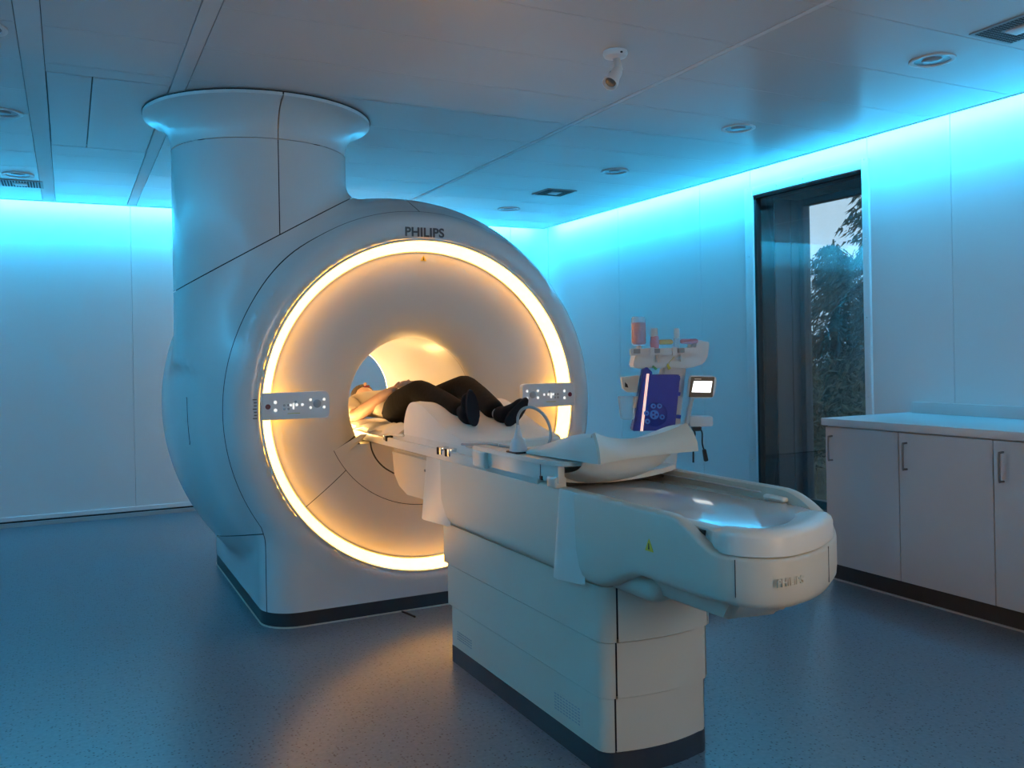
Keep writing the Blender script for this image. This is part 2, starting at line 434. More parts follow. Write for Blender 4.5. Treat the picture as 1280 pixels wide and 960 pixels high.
def sd_poly(px, py, V):
    d = np.full(px.shape, 1e9); s = np.ones(px.shape, bool)
    n = len(V)
    for i in range(n):
        ax, ay = V[i]; bx_, by_ = V[(i + 1) % n]
        ex, ey = bx_ - ax, by_ - ay
        wx, wy = px - ax, py - ay
        t = np.clip((wx * ex + wy * ey) / (ex * ex + ey * ey + 1e-12), 0, 1)
        d = np.minimum(d, (wx - ex * t) ** 2 + (wy - ey * t) ** 2)
        c = ((ay <= py) & (by_ > py)) | ((ay > py) & (by_ <= py))
        xi = ax + (py - ay) / (ey if abs(ey) > 1e-12 else 1e-12) * ex
        s ^= (c & (px < xi))
    return np.sqrt(d) * np.where(s, 1, -1)

def smin(a, b, k):
    h = np.maximum(k - np.abs(a - b), 0) / k
    return np.minimum(a, b) - h * h * k * 0.25

CX, CY, CR = 0.952, 4.885, 0.455
def sdf(x, y, z):
    r = np.sqrt((x - GX) ** 2 + (z - GZ) ** 2)
    d = sd_poly(r, y, poly)
    # base: box with rounded plan corners
    qx = np.abs(x - GX) - (.85 - .17); qy = np.abs(y - 5.17) - (.882 - .17)
    db = np.sqrt(np.maximum(qx, 0) ** 2 + np.maximum(qy, 0) ** 2) + np.minimum(np.maximum(qx, qy), 0) - .17
    db = np.maximum(db, z - .46)
    d = smin(d, db, .035)
    # chimney column
    dc = np.sqrt((x - CX) ** 2 + (y - CY) ** 2) - CR
    dc = np.maximum(dc, 1.3 - z)
    d = smin(d, dc, .10)
    d = np.maximum(d, .86 - r)
    return d

def surface_nets(f, lo, hi, h):
    n = [int(round((hi[i] - lo[i]) / h)) + 1 for i in range(3)]
    ax = [lo[i] + h * np.arange(n[i]) for i in range(3)]
    X, Y, Z = np.meshgrid(*ax, indexing='ij')
    D = f(X, Y, Z)
    S = D < 0
    cnt = np.zeros([k - 1 for k in n], int); acc = np.zeros([k - 1 for k in n] + [3])
    sl = lambda o, k: slice(o, k - 1 + o)
    corners = [(a, b, c) for a in (0, 1) for b in (0, 1) for c in (0, 1)]
    for i, p in enumerate(corners):
        for q in corners[i + 1:]:
            if sum(abs(u - v) for u, v in zip(p, q)) != 1: continue
            A = D[sl(p[0], n[0]), sl(p[1], n[1]), sl(p[2], n[2])]; B = D[sl(q[0], n[0]), sl(q[1], n[1]), sl(q[2], n[2])]
            m = (A < 0) != (B < 0)
            t = np.where(m, A / np.where(m, A - B, 1), 0)
            for k in range(3):
                acc[..., k] += np.where(m, p[k] + t * (q[k] - p[k]), 0)
            cnt += m
    act = cnt > 0
    idx = np.full(act.shape, -1); idx[act] = np.arange(act.sum())
    I = np.argwhere(act)
    V = (I + acc[act] / cnt[act][:, None]) * h + np.array(lo)
    quads = []
    for a in range(3):
        b, c = (a + 1) % 3, (a + 2) % 3
        s1 = [slice(None)] * 3; s2 = [slice(None)] * 3
        s1[a] = slice(0, -1); s2[a] = slice(1, None)
        ch = S[tuple(s1)] != S[tuple(s2)]
        E_ = np.argwhere(ch)
        E_ = E_[(E_[:, b] > 0) & (E_[:, c] > 0) & (E_[:, b] < n[b] - 1) & (E_[:, c] < n[c] - 1)]
        def at(db, dc):
            q = E_.copy(); q[:, b] += db; q[:, c] += dc
            return idx[q[:, 0], q[:, 1], q[:, 2]]
        Q = np.stack([at(-1, -1), at(0, -1), at(0, 0), at(-1, 0)], 1)
        ins = S[E_[:, 0], E_[:, 1], E_[:, 2]]
        Q[~ins] = Q[~ins][:, ::-1]
        quads.append(Q)
    Q = np.concatenate(quads)
    # settle the vertices on the surface
    for _ in range(4):
        e = 1e-3
        d0 = f(V[:, 0], V[:, 1], V[:, 2])
        g = np.stack([f(V[:, 0] + e * (k == 0), V[:, 1] + e * (k == 1), V[:, 2] + e * (k == 2)) - d0 for k in range(3)], 1) / e
        L = np.maximum((g * g).sum(1), .2)
        V = V - np.clip(d0 / L, -h, h)[:, None] * g
    return V, Q

V, Q = surface_nets(sdf, (0.42, 4.22, -0.06), (2.94, 6.40, 2.46), 0.028)
bmA = bmesh.new()
vs = [bmA.verts.new(v) for v in V]
for q in Q:
    try: bmA.faces.new([vs[i] for i in q])
    except ValueError: pass

def cut(bm, co, no, keep_out):
    """keep the side towards the normal (keep_out True) or against it"""
    geom = list(bm.verts) + list(bm.edges) + list(bm.faces)
    bmesh.ops.bisect_plane(bm, geom=geom, plane_co=co, plane_no=no, clear_inner=keep_out, clear_outer=not keep_out, dist=1e-5)

scan = empty('mri_scanner', (GX, 5.17, 0))
tag(scan, 'large white round MRI scanner with glowing orange ring and ceiling column', 'scanner')
# discard floor side, hole wall, column top
cut(bmA, (0, 0, .072), (0, 0, 1), True)
cut(bmA, (0, 0, 2.40), (0, 0, 1), False)
for f in [f for f in bmA.faces if all((v.co.x - GX) ** 2 + (v.co.z - GZ) ** 2 < .8605 ** 2 + 2e-4 and v.co.y > 4.31 for v in f.verts)]:
    bmA.faces.remove(f)
bmesh.ops.delete(bmA, geom=[v for v in bmA.verts if not v.link_faces], context='VERTS')
gap = .0026
inner = bmA.copy(); inner.normal_update()
for v in inner.verts: v.co = v.co - v.normal * .014
bm_obj('light_block_shell', inner, 'gap_dark', scan, smooth=True)  # added dark shell that stops ring light leaking through the joints
nC = Vector((-.57, 0, 1)).normalized(); pC = Vector((.55, 4.9, 1.695))
def region(name, cuts, m='shell_white'):
    b = bmA.copy()
    for (co, no, sgn) in cuts:
        no = Vector(no).normalized()
        cut(b, Vector(co) + no * gap * sgn, no, sgn > 0)
    return bm_obj(name, b, m, scan, smooth=True)
YS = 4.382
nS = Vector((0.0, .17, 1)).normalized(); pS = Vector((.83, 4.40, .450))
col_front = [((CX, 0, 0), (1, 0, 0), 1)]
region('column_cover', [(pC, nC, 1), ((CX, 0, 0), (1, 0, 0), -1)])
region('column_cover', [(pC, nC, 1), ((CX, 0, 0), (1, 0, 0), 1)])
region('front_cover', [(pC, nC, -1), ((0, YS, 0), (0, 1, 0), -1)])
for sgn in (1, -1):
    region('side_cover', [(pC, nC, -1), ((0, YS, 0), (0, 1, 0), 1), (pS, nS, 1), ((GX, 0, 0), (1, 0, 0), sgn)])
    region('lower_skirt', [((0, YS, 0), (0, 1, 0), 1), (pS, nS, -1), ((GX, 0, 0), (1, 0, 0), sgn)])
bmA.free()

# column flange meeting the ceiling
fp = [(CR + .001, 2.4035), (CR + .002, 2.44), (CR + .012, 2.49), (CR + .04, 2.535), (CR + .085, 2.568), (CR + .135, 2.582), (CR + .137, 2.598), (CR + .128, 2.600)]
for (a0, a1) in ((-PI / 2 + .006, PI / 2), (PI / 2, 1.5 * PI - .006)):
    lathe('column_flange', fp, 'shell_white', scan, 'z', (CX, CY, 0), 40, caps=False, a0=a0, a1=a1)
lathe('shadow_gap', [(CR + .11, 2.596), (CR + .139, 2.597), (CR + .139, 2.6025), (CR + .11, 2.6025)], 'gap_dark', scan, 'z', (CX, CY, 0), 72, caps=False, close=True)

# dark plinth with rounded plan
def rounded_rect(x0, x1, y0, y1, r, n=8):
    pts = []
    for (cx, cy, a) in ((x1 - r, y0 + r, -PI / 2), (x1 - r, y1 - r, 0), (x0 + r, y1 - r, PI / 2), (x0 + r, y0 + r, PI)):
        for i in range(n + 1):
            t = a + PI / 2 * i / n
            pts.append((cx + r * math.cos(t), cy + r * math.sin(t)))
    return pts
bm = bmesh.new(); prism_into(bm, rounded_rect(GX - .848, GX + .848, 4.290, 6.045, .17, 10), 0.006, .074)
bm_obj('plinth', bm, 'plinth_dark', scan, angle=30)
bm = bmesh.new(); prism_into(bm, rounded_rect(GX - .853, GX + .853, 4.283, 6.05, .17, 10), 0.0, .006)
bm_obj('floor_trim', bm, 'table_beige', scan, angle=30)

# glowing ring and its bezels
ringc = (GX, 0, GZ)
lathe('ring_light', [(.853, 4.290), (.842, 4.299), (.822, 4.324), (.806, 4.348)], 'ring_glow', scan, 'y', ringc, 160, caps=False)
lathe('ring_bezel', [(.866, 4.292), (.866, 4.283), (.860, 4.281), (.8545, 4.283), (.853, 4.294)], 'shell_white', scan, 'y', ringc, 160, caps=False)
lathe('funnel_rim', [(.8065, 4.352), (.8055, 4.347), (.800, 4.347), (.799, 4.355)], 'table_beige', scan, 'y', ringc, 160, caps=False)

# funnel covers as separate panels with open joints
RB, RO_, DB, Y0F = .358, .80, .215, 4.352
def fY(r):
    t = min(1, max(0, (RO_ - r) / (RO_ - RB)))
    return Y0F + DB * (1 - max(0, 1 - t ** 2.5) ** (1 / 2.1))
def fpoint(r, a): return Vector((GX + r * math.cos(a), fY(r), GZ + r * math.sin(a)))
def funnel_patch(name, r0, r1, a0, a1, na, nr=22, m='funnel_white', g0=1, g1=1):
    g = .0018
    def fn(u, v):
        vv = math.sin(v * PI / 2)
        r = r1 + (r0 - r1) * vv
        a = a0 + g0 * g / r + (a1 - a0 - (g0 + g1) * g / r) * u
        return fpoint(r, a)
    return grid_obj(name, fn, na, nr, m, scan)
D = math.radians
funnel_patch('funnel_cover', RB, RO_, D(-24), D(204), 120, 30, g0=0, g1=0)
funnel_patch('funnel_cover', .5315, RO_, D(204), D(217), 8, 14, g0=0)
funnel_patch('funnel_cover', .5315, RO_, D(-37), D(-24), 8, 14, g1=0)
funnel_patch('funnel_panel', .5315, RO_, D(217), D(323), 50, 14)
# lower bridge cover closing the funnel under the table top
def bridge(u, v):
    a = D(204) + (D(336) - D(204)) * u
    r_in = (GZ - .906) / max(.02, -math.sin(a))
    if abs(r_in * math.cos(a)) < .268: r_in = (GZ - .856) / max(.02, -math.sin(a))
    r_in = min(.5285, r_in)
    r = .5285 + (r_in - .5285) * v
    p = Vector((GX + r * math.cos(a), 0, GZ + r * math.sin(a)))
    p.y = fY(.5285) + .05 * v
    return p
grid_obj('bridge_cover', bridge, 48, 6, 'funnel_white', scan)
grid_obj('joint_backing', lambda u, v: Vector((GX + (.36 + .45 * v) * math.cos(2 * PI * u), fY(.36 + .45 * v) + .014, GZ + (.36 + .45 * v) * math.sin(2 * PI * u))), 96, 10, 'gap_dark', scan, close_u=True)
# bore liner, bore lamp at its rear, rear funnel
lathe('bore_liner', [(RB, 4.570), (RB - .002, 4.60), (RB - .002, 5.05), (RB, 6.02)], 'liner_white', scan, 'y', ringc, 96, caps=False)
lathe('bore_light', [(RB, 6.024), (RB + .004, 6.032), (RB + .008, 6.044), (RB + .012, 6.05)], 'bore_glow', scan, 'y', ringc, 96, caps=False)
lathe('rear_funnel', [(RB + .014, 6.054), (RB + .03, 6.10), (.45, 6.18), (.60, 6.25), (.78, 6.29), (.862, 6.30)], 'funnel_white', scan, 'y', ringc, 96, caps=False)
lathe('bore_shell', [(RB + .03, 4.58), (RB + .03, 6.06)], 'gap_dark', scan, 'y', ringc, 64, caps=False)
for s_ in (-1, 1):
    grid_obj('bore_light', lambda u, v: Vector((GX + (RB - .006) * math.cos(-PI / 2 + s_ * (1.10 + .07 * u)), 4.64 + 1.30 * v, GZ + (RB - .006) * math.sin(-PI / 2 + s_ * (1.10 + .07 * u)))), 2, 4, 'bore_glow', scan)
box('bridge_deck', GX - .25, GX + .25, 4.45, 6.00, .79, .835, 'table_beige', scan, .008)

# control panels beside the ring
def control_panel(s):
    x_out, x_in = GX + s * .862, GX + s * .535
    xa, xb = min(x_out, x_in), max(x_out, x_in)
    z0, z1 = GZ - .038, GZ + .092
    pts = []
    # outer end square, inner end rounded
    r = .022
    P = [(x_out, z0), (x_out, z1)]
    arc1 = [(x_in + s * r - s * r * math.sin(t), z1 - r + r * math.cos(t)) for t in [PI / 2 * i / 5 for i in range(6)]]
    arc2 = [(x_in + s * r - s * r * math.cos(t), z0 + r - r * math.sin(t)) for t in [PI / 2 * i / 5 for i in range(6)]]
    P += arc1 + arc2
    bm = bmesh.new()
    a = [bm.verts.new((x, 4.262, z)) for x, z in P]; b = [bm.verts.new((x, 4.292 if abs(x - x_out) < .02 else 4.300, z)) for x, z in P]
    bm.faces.new(a); bm.faces.new(b)
    for i in range(len(P)):
        bm.faces.new((a[i], a[(i + 1) % len(P)], b[(i + 1) % len(P)], b[i]))
    bmesh.ops.bevel(bm, geom=[e for e in bm.edges if e.calc_length() and abs(e.verts[0].co.y - 4.262) < 1e-6 and abs(e.verts[1].co.y - 4.262) < 1e-6], offset=.003, segments=2, affect='EDGES')
    pn = bm_obj('control_panel', bm, 'panel_grey', scan, angle=30); pn['label'] = 'grey control panel with lit buttons'
    def disc(name, dx, dz, r, m, h=.0025):
        bm = bmesh.new(); lathe_into(bm, [(.0005, -h - .0008), (r * .8, -h - .0006), (r, -h * .6), (r, 0)], 'y', (GX + s * dx, 4.262, GZ + dz), 14)
        bm_obj(name, bm, m, pn, angle=40)
    disc('stop_button', .832, .026, .0125, 'stop_red', .004)
    for (dx, dz) in ((.797, .046), (.797, .008)): disc('button', dx, dz, .0075, 'button_lit')
    for (dx, dz) in ((.755, .030), (.735, .030), (.735, .012), (.755, .012), (.70, .046)): disc('button', dx, dz, .006, 'button_grey')
    for (dx, dz) in ((.725, .030), (.695, .030), (.668, .030)): disc('button', dx, dz, .006, 'button_lit')
    box('button', GX + s * .711 - .0035, GX + s * .711 + .0035, 4.2585, 4.262, GZ + .010, GZ + .038, 'button_lit', pn)
    for (dx, dz) in ((.628, .052), (.628, .014), (.562, .052), (.562, .014)): disc('button', dx, dz, .0065, 'button_lit')
    disc('dial', .596, .032, .020, 'button_grey', .005)
    box('label_strip', GX + s * .71 - .03, GX + s * .71 + .03, 4.2612, 4.262, GZ - .012, GZ - .009, 'clip_yellow', pn)
control_panel(-1); control_panel(1)
# small printed scale beside the left panel
for i in range(7):
    box('scale_mark', GX - .893 - (.006 if i % 3 == 0 else 0), GX - .880, 4.2785, 4.2795 + .006, GZ - .03 + i * .015, GZ - .026 + i * .015, 'logo_grey', scan)
ROTX = Matrix.Rotation(PI / 2, 3, 'X')
text_obj('logo_lettering', 'PHILIPS', .066, 'logo_grey', Vector((GX - .012, 4.2825, GZ + .895)), ROTX, scan, .0015, 1.04, .0016)
def triangle(name, c, nrm, s, parent):
    c = Vector(c); nrm = Vector(nrm).normalized(); up = (Vector((0, 0, 1)) - nrm * nrm.z).normalized(); rt = up.cross(nrm)
    bm = bmesh.new()
    a = [bm.verts.new(c + nrm * .0015 + rt * s * x + up * s * y) for x, y in ((-.55, -.4), (.55, -.4), (0, .6))]
    b = [bm.verts.new(v.co - nrm * .002) for v in a]
    bm.faces.new(a)
    for i in range(3): bm.faces.new((a[i], a[(i + 1) % 3], b[(i + 1) % 3], b[i]))
    o = bm_obj(name, bm, 'hazard_yellow', parent)
    bm = bmesh.new()
    a = [bm.verts.new(c + nrm * .0022 + rt * s * x + up * s * y) for x, y in ((-.10, -.25), (.10, -.25), (.05, .25), (-.05, .25))]
    bm.faces.new(a)
    bm_obj('warning_mark', bm, 'gap_dark', o)
triangle('warning_sticker', (GX + .005, fY(.768) - .002, GZ + .768), (0, -1, -.1), .030, scan)
# latch outline in the left side cover
oval = []
for i in range(25):
    t = 2 * PI * i / 24
    oval.append((4.72 + .035 * math.cos(t), 1.0 + .12 * math.copysign(abs(math.sin(t)) ** .6, math.sin(t))))
tube('latch_outline', [(GX - math.sqrt(1.1455 ** 2 - (z - GZ) ** 2) - .001, y, z) for y, z in oval], .0016, 'gap_dark', scan, 6, 1)
tube('floor_cable', [(1.50, 4.27, .006), (1.515, 4.21, .006), (1.525, 4.15, .006)], .005, 'rubber_black', scan, 6, 3)

# ------------------------------------------------------------------ patient table
tab = empty('patient_table', (GX, 2.9, 0))
tag(tab, 'cream MRI patient table on stepped pedestal docked to scanner', 'patient table')
def ped_plan(x0, x1, yb, yf, bow, r):
    pts = []
    for i in range(9):     # front left corner -> bowed front -> front right corner
        t = PI + PI / 2 * i / 8
        pts.append((x0 + r + r * math.cos(t), yf + bow + r + r * math.sin(t)))
    n = 12
    for i in range(1, n):
        u = i / n
        pts.append((x0 + r + (x1 - x0 - 2 * r) * u, yf + bow - bow * 4 * u * (1 - u)))
    for i in range(9):
        t = 1.5 * PI + PI / 2 * i / 8
        pts.append((x1 - r + r * math.cos(t), yf + bow + r + r * math.sin(t)))
    pts += [(x1, yb - .01), (x1 - .01, yb), (x0 + .01, yb), (x0, yb - .01)]
    return pts
PX0, PX1, PYF = 1.447, 1.855, 2.262
bm = bmesh.new(); prism_into(bm, ped_plan(PX0, PX1, 3.495, PYF, .022, .05), 0, .070)
bm_obj('plinth', bm, 'plinth_dark', tab, angle=30)
tiers = [(.072, .2365, 0.0), (.2415, .4115, .009), (.4165, .5875, .018)]
for k, (z0, z1, gr) in enumerate(tiers):
    yb = 3.49 + .028 * k
    base = bmesh.new(); prism_into(base, ped_plan(PX0 - gr * .6, PX1 + gr * .6, yb, PYF - gr, .022, .05), z0, z1)
    for (nm, c2) in (('tier_side', [((1.487, 0, 0), (1, 0, 0), -1)]), ('tier_end', [((1.487, 0, 0), (1, 0, 0), 1), ((1.838, 0, 0), (1, 0, 0), -1)]), ('tier_side', [((1.838, 0, 0), (1, 0, 0), 1)])):
        b = base.copy()
        for (co, no, sgn) in c2:
            cut(b, Vector(co) + Vector(no) * .003 * sgn, Vector(no), sgn > 0)
        bm_obj(nm, b, 'table_beige', tab, angle=30)
    base.free()
bm = bmesh.new(); prism_into(bm, ped_plan(PX0 + .006, PX1 - .006, 3.485, PYF + .006, .022, .05), .06, .60)
bm_obj('pedestal_core', bm, 'gap_dark', tab)
# vent slots low on the pedestal side
vent = box('vent_grille', PX0 - .0012, PX0 + .002, 2.42, 2.60, .105, .17, 'table_beige', tab, 0)
bm = bmesh.new()
for i in range(9):
    for j in range(6):
        y = 2.43 + i * .019; z = .110 + j * .010
        box_into(bm, PX0 - .0018, PX0 + .001, y, y + .013, z, z + .004)
o = bm_obj('slots', bm, 'skirt_grey', vent); o['kind'] = 'stuff'
vent2 = box('vent_grille', PX0 - .0012, PX0 + .002, 3.27, 3.44, .105, .15, 'table_beige', tab, 0)
bm = bmesh.new()
for i in range(8):
    for j in range(4):
        y = 3.28 + i * .019; z = .110 + j * .010
        box_into(bm, PX0 - .0018, PX0 + .001, y, y + .013, z, z + .004)
o = bm_obj('slots', bm, 'skirt_grey', vent2); o['kind'] = 'stuff'

# upper shell: wall following the plan, dropping at the nose
XLt, XRt = 1.412, 1.955
plan_key = [(XLt, 3.66), (XLt, 3.2), (XLt, 2.6), (XLt, 2.2), (XLt, 2.0), (1.413, 1.86), (1.420, 1.735), (1.455, 1.645), (1.53, 1.600), (1.62, 1.610), (1.71, 1.645),
            (1.80, 1.700), (1.88, 1.765), (1.935, 1.85), (XRt, 1.98), (XRt, 2.2), (XRt, 2.6), (XRt, 3.2), (XRt, 3.66)]
plan = [(p.x, p.y) for p in catmull([(x, y, 0) for x, y in plan_key], 6)]
def sstep(a, b, x):
    t = min(1, max(0, (x - a) / (b - a))); return t * t * (3 - 2 * t)
def shell_point(i, inset, z):
    x, y = plan[i]
    a = Vector(plan[max(i - 1, 0)]); b = Vector(plan[min(i + 1, len(plan) - 1)])
    t = (b - a).normalized(); nin = Vector((-t.y, t.x))      # inward normal (path runs left side to nose to right side)
    return Vector((x + nin.x * inset, y + nin.y * inset, z))
def ztop(x, y): return .872 - .072 * sstep(1.90, 1.70, y) if x < 1.68 else .884 - .084 * sstep(2.02, 1.72, y)
def zbot(x, y): return .592 + .080 * sstep(2.28, 2.04, y)
rows = []
bm = bmesh.new()
def shell_rows(i0, i1):
    R = []
    for i in range(i0, i1 + 1):
        x, y = plan[i]; zt, zb = ztop(x, y), zbot(x, y)
        R.append([bm.verts.new(shell_point(i, d, z)) for d, z in
                  ((.10, zb), (.035, zb), (.012, zb + .006), (.002, zb + .022), (0, zb + .045), (0, zt - .012), (.003, zt - .003), (.010, zt), (.030, zt), (.036, zt - .004), (.037, .79))])
    for A, B in zip(R, R[1:]):
        for k in range(len(A) - 1):
            bm.faces.new((A[k], A[k + 1], B[k + 1], B[k]))
    return R
N = len(plan) - 1
iL = min(range(len(plan)), key=lambda i: (abs(plan[i][1] - 1.668) + (9 if plan[i][0] > 1.6 else 0)))
iR = min(range(len(plan)), key=lambda i: (abs(plan[i][0] - 1.735) + (9 if plan[i][1] > 1.8 else 0)))
shell_rows(0, iL); bm_obj('side_shell', bm, 'table_beige', tab, angle=50)
bm = bmesh.new(); R = shell_rows(iL, iR)
bmesh.ops.scale(bm, verts=bm.verts, vec=(1, 1, 1)); capo = bm_obj('nose_cap', bm, 'table_beige', tab, angle=50)
bm = bmesh.new(); shell_rows(iR, N); bm_obj('side_shell', bm, 'table_beige', tab, angle=50)
for i in (iL, iR):
    x, y = plan[i]
    tube('seam', [shell_point(i, -.0004, zbot(x, y) + .03), shell_point(i, -.0004, ztop(x, y) - .006)], .0011, 'gap_dark', tab, 6, 1)
# underside plate and fairing
bm = bmesh.new(); bm.faces.new([bm.verts.new(shell_point(i, .095, zbot(*plan[i]) + .001)) for i in range(len(plan))])
bmesh.ops.triangulate(bm, faces=bm.faces); bm_obj('underside', bm, 'table_beige', tab)
bm = bmesh.new()
A = [bm.verts.new(p) for p in ((1.47, 2.30, .665), (1.47, 1.70, .676), (1.72, 1.72, .676), (1.84, 1.84, .676), (1.86, 2.30, .665))]
B = [bm.verts.new(p) for p in ((1.50, 2.30, .595), (1.52, 1.80, .598), (1.66, 1.76, .604), (1.76, 1.84, .604), (1.82, 2.30, .595))]
for i in range(5): bm.faces.new((A[i], A[(i + 1) % 5], B[(i + 1) % 5], B[i]))
bm.faces.new(B); bm.faces.new(A)
bmesh.ops.bevel(bm, geom=list(bm.edges), offset=.014, segments=3, affect='EDGES')
bm_obj('underside_fairing', bm, 'table_beige', tab, angle=50)
box('underside_arm', 1.46, 1.845, 2.05, 3.6, .585, .66, 'table_beige', tab, .03, 4)

# deck block inside the shell, with rounded end
deck_i = [shell_point(i, .040, 0) for i in range(len(plan))]
def deck_z(y): return .845
bm = bmesh.new()
levels = [(.0, .76), (.0, .825), (.004, .838), (.012, .845), (.022, .8475)]
RR = []
for d, z in levels:
    RR.append([bm.verts.new(shell_point(i, .040 + d, z)) for i in range(len(plan))])
for A, B in zip(RR, RR[1:]):
    for i in range(len(A) - 1): bm.faces.new((A[i], A[i + 1], B[i + 1], B[i]))
nn = len(RR[-1])
for i in range(nn // 2):
    if nn - 2 - i <= i: break
    a, b, c, d = RR[-1][i], RR[-1][i + 1], RR[-1][nn - 2 - i], RR[-1][nn - 1 - i]
    if b is c: bm.faces.new((a, b, d))
    else: bm.faces.new((a, b, c, d))
bm_obj('deck', bm, 'deck_gloss', tab, angle=40)
# white end block standing proud behind the nose cap
ib = [i for i in range(len(plan)) if plan[i][1] < 1.95 and plan[i][0] < 1.86]
bm = bmesh.new()
RR = []
for k, (d, z) in enumerate(((.012, .78), (0, .780), (0, .846), (.004, .857), (.014, .864), (.040, .866), (.075, .860), (.10, .847))):
    row = []
    for i in ib:
        x, y = plan[i]
        side = sstep(1.69, 1.80, y) if x < 1.6 else sstep(1.70, 1.80, y)
        zz = z if k > 1 else max(.780, ztop(x, y) + .0035)
        if side > .5: zz = min(zz, .862) if k > 1 else .79
        row.append(bm.verts.new(shell_point(i, .0015 + d + .043 * side, zz - (.014 * side if k > 2 else 0))))
    RR.append(row)
for A, B in zip(RR, RR[1:]):
    for i in range(len(A) - 1): bm.faces.new((A[i], A[i + 1], B[i + 1], B[i]))
bm_obj('end_block', bm, 'table_white', tab, angle=50)
box('slot', XLt + .033, XLt + .046, 1.80, 1.885, .815, .842, 'gap_dark', tab)
for k, yy in enumerate((1.74, 1.70)):
    box('latch_line', XLt + .030 + .004 * k, XLt + .040, yy, yy + .003, .805, .835, 'gap_dark', tab)
# low rail line and grip on the far side
tube('rail_line', [(XRt - .040, 3.6, .862), (XRt - .040, 2.1, .862)], .003, 'cable_grey', tab, 6, 1)
box('grip', XRt - .06, XRt - .036, 1.98, 2.07, .846, .862, 'table_white', tab, .008, 3)

# side fins
def fin(y0, y1, ztop_, zb):
    bm = bmesh.new()
    xo = XLt - .022
    P = [(xo, y0), (xo, y0 + .022), (XLt + .004, y1), (XLt + .004, y0)] if False else None
    a = [(XLt + .003, y1, ztop_), (XLt - .002, y1, ztop_), (XLt - .004, y1 - .012, ztop_), (XLt + .003, y0, ztop_)]
    b = [(XLt + .003, y1, zb), (XLt - .030, y1, zb), (XLt - .034, y1 - .03, zb), (XLt + .003, y0, zb)]
    va = [bm.verts.new(p) for p in a]; vb = [bm.verts.new(p) for p in b]
    bm.faces.new(va); bm.faces.new(vb)
    for i in range(4): bm.faces.new((va[i], va[(i + 1) % 4], vb[(i + 1) % 4], vb[i]))
    bmesh.ops.bevel(bm, geom=list(bm.edges), offset=.002, segments=2, affect='EDGES')
    return bm_obj('side_fin', bm, 'table_white', tab, angle=40)
fin(2.33, 2.475, .868, .585)
f2 = fin(3.40, 3.655, .862, .588)
lathe('round_badge', [(.0005, -.0015), (.011, -.0012), (.012, 0)], 'badge_blue', tab, 'y', (0, 0, 0), 16)
bd = tab.children[-1]; bd.data.transform(Matrix.Translation((XLt - .004, 2.468, .835)) @ Matrix.Rotation(-PI / 2, 4, 'Z'))
bm = bmesh.new()
for (dy, dz, sy, sz) in ((-.004, .004, .003, .0015), (.004, .004, .003, .0015), (0, -.002, .006, .0015), (0, -.006, .003, .0015)):
    box_into(bm, XLt - .0062, XLt - .0052, 2.468 + dy - sy / 2, 2.468 + dy + sy / 2, .835 + dz - sz / 2, .835 + dz + sz / 2)
bm_obj('badge_mark', bm, 'table_white', bd)
for y, z in ((3.652, .80), (3.652, .66), (2.47, .62)):
    box('screw', XLt - .014, XLt - .010, y - .004, y + .004, z - .005, z + .005, 'steel', tab)
triangle('warning_sticker', (XLt - .0005, 1.985, .772), (-1, 0, 0), .034, tab)
text_obj('embossed_lettering', 'PHILIPS', .027, 'table_beige', Vector((1.548, 1.5985, .742)), Matrix.Rotation(math.radians(3), 3, 'Z') @ ROTX, tab, .0022, 1.04, .0006)

# carriage reaching into the scanner, tabletop and its rails
bm = bmesh.new()
P = [(3.60, .64), (3.60, .845), (4.245, .845), (4.215, .71), (4.14, .655), (4.02, .640)]
a = [bm.verts.new((1.448, y, z)) for y, z in P]; b = [bm.verts.new((1.92, y, z)) for y, z in P]
bm.faces.new(a); bm.faces.new(b)
for i in range(len(P)): bm.faces.new((a[i], a[(i + 1) % len(P)], b[(i + 1) % len(P)], b[i]))
bmesh.ops.bevel(bm, geom=[e for e in bm.edges if abs(e.verts[0].co.x - e.verts[1].co.x) < 1e-6], offset=.015, segments=3, affect='EDGES')
bm_obj('carriage', bm, 'table_beige', tab, angle=40)
def top_fn(u, v):
    x = 1.425 + (1.93 - 1.425) * u; s = (u - .5) * 2
    y = 2.55 + (5.55 - 2.55) * v
    return Vector((x, y, .878 + .022 * s ** 2))
grid_obj('tabletop', top_fn, 16, 12, 'table_white', tab, thick=.018)
for s, x in ((-1, 1.418), (1, 1.93)):
    box('tabletop_rail', x - .008, x + .012, 2.62, 5.55, .862, .905, 'table_white', tab, .005, 2)
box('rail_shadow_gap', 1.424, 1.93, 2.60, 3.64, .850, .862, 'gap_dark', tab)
for y in (3.38, 3.47):
    box('rail_clip', 1.405, 1.445, y, y + .035, .885, .918, 'chrome', tab, .004, 2)
    box('rail_clip', 1.403, 1.446, y + .036, y + .047, .883, .915, 'rubber_black', tab, .002, 1)
box('rail_clip', 1.404, 1.440, 4.205, 4.235, .888, .915, 'chrome', tab, .004, 2)
box('rail_clip', 1.403, 1.441, 4.186, 4.203, .886, .913, 'rubber_black', tab, .002, 1)

# ------------------------------------------------------------------ things on the table
mt = grid_obj('table_mattress', lambda u, v: Vector((1.445 + .465 * u, 3.18 + 2.3 * v, .912 + .014 * math.sin(PI * u) ** .5 * 0 + .018 * ((u - .5) * 2) ** 4 + .004 * math.sin(v * 50) * math.sin(u * 9))), 20, 60, 'sheet_white', None, thick=.030)
tag(mt, 'thin cream mattress sheet on the table top under the patient', 'mattress')
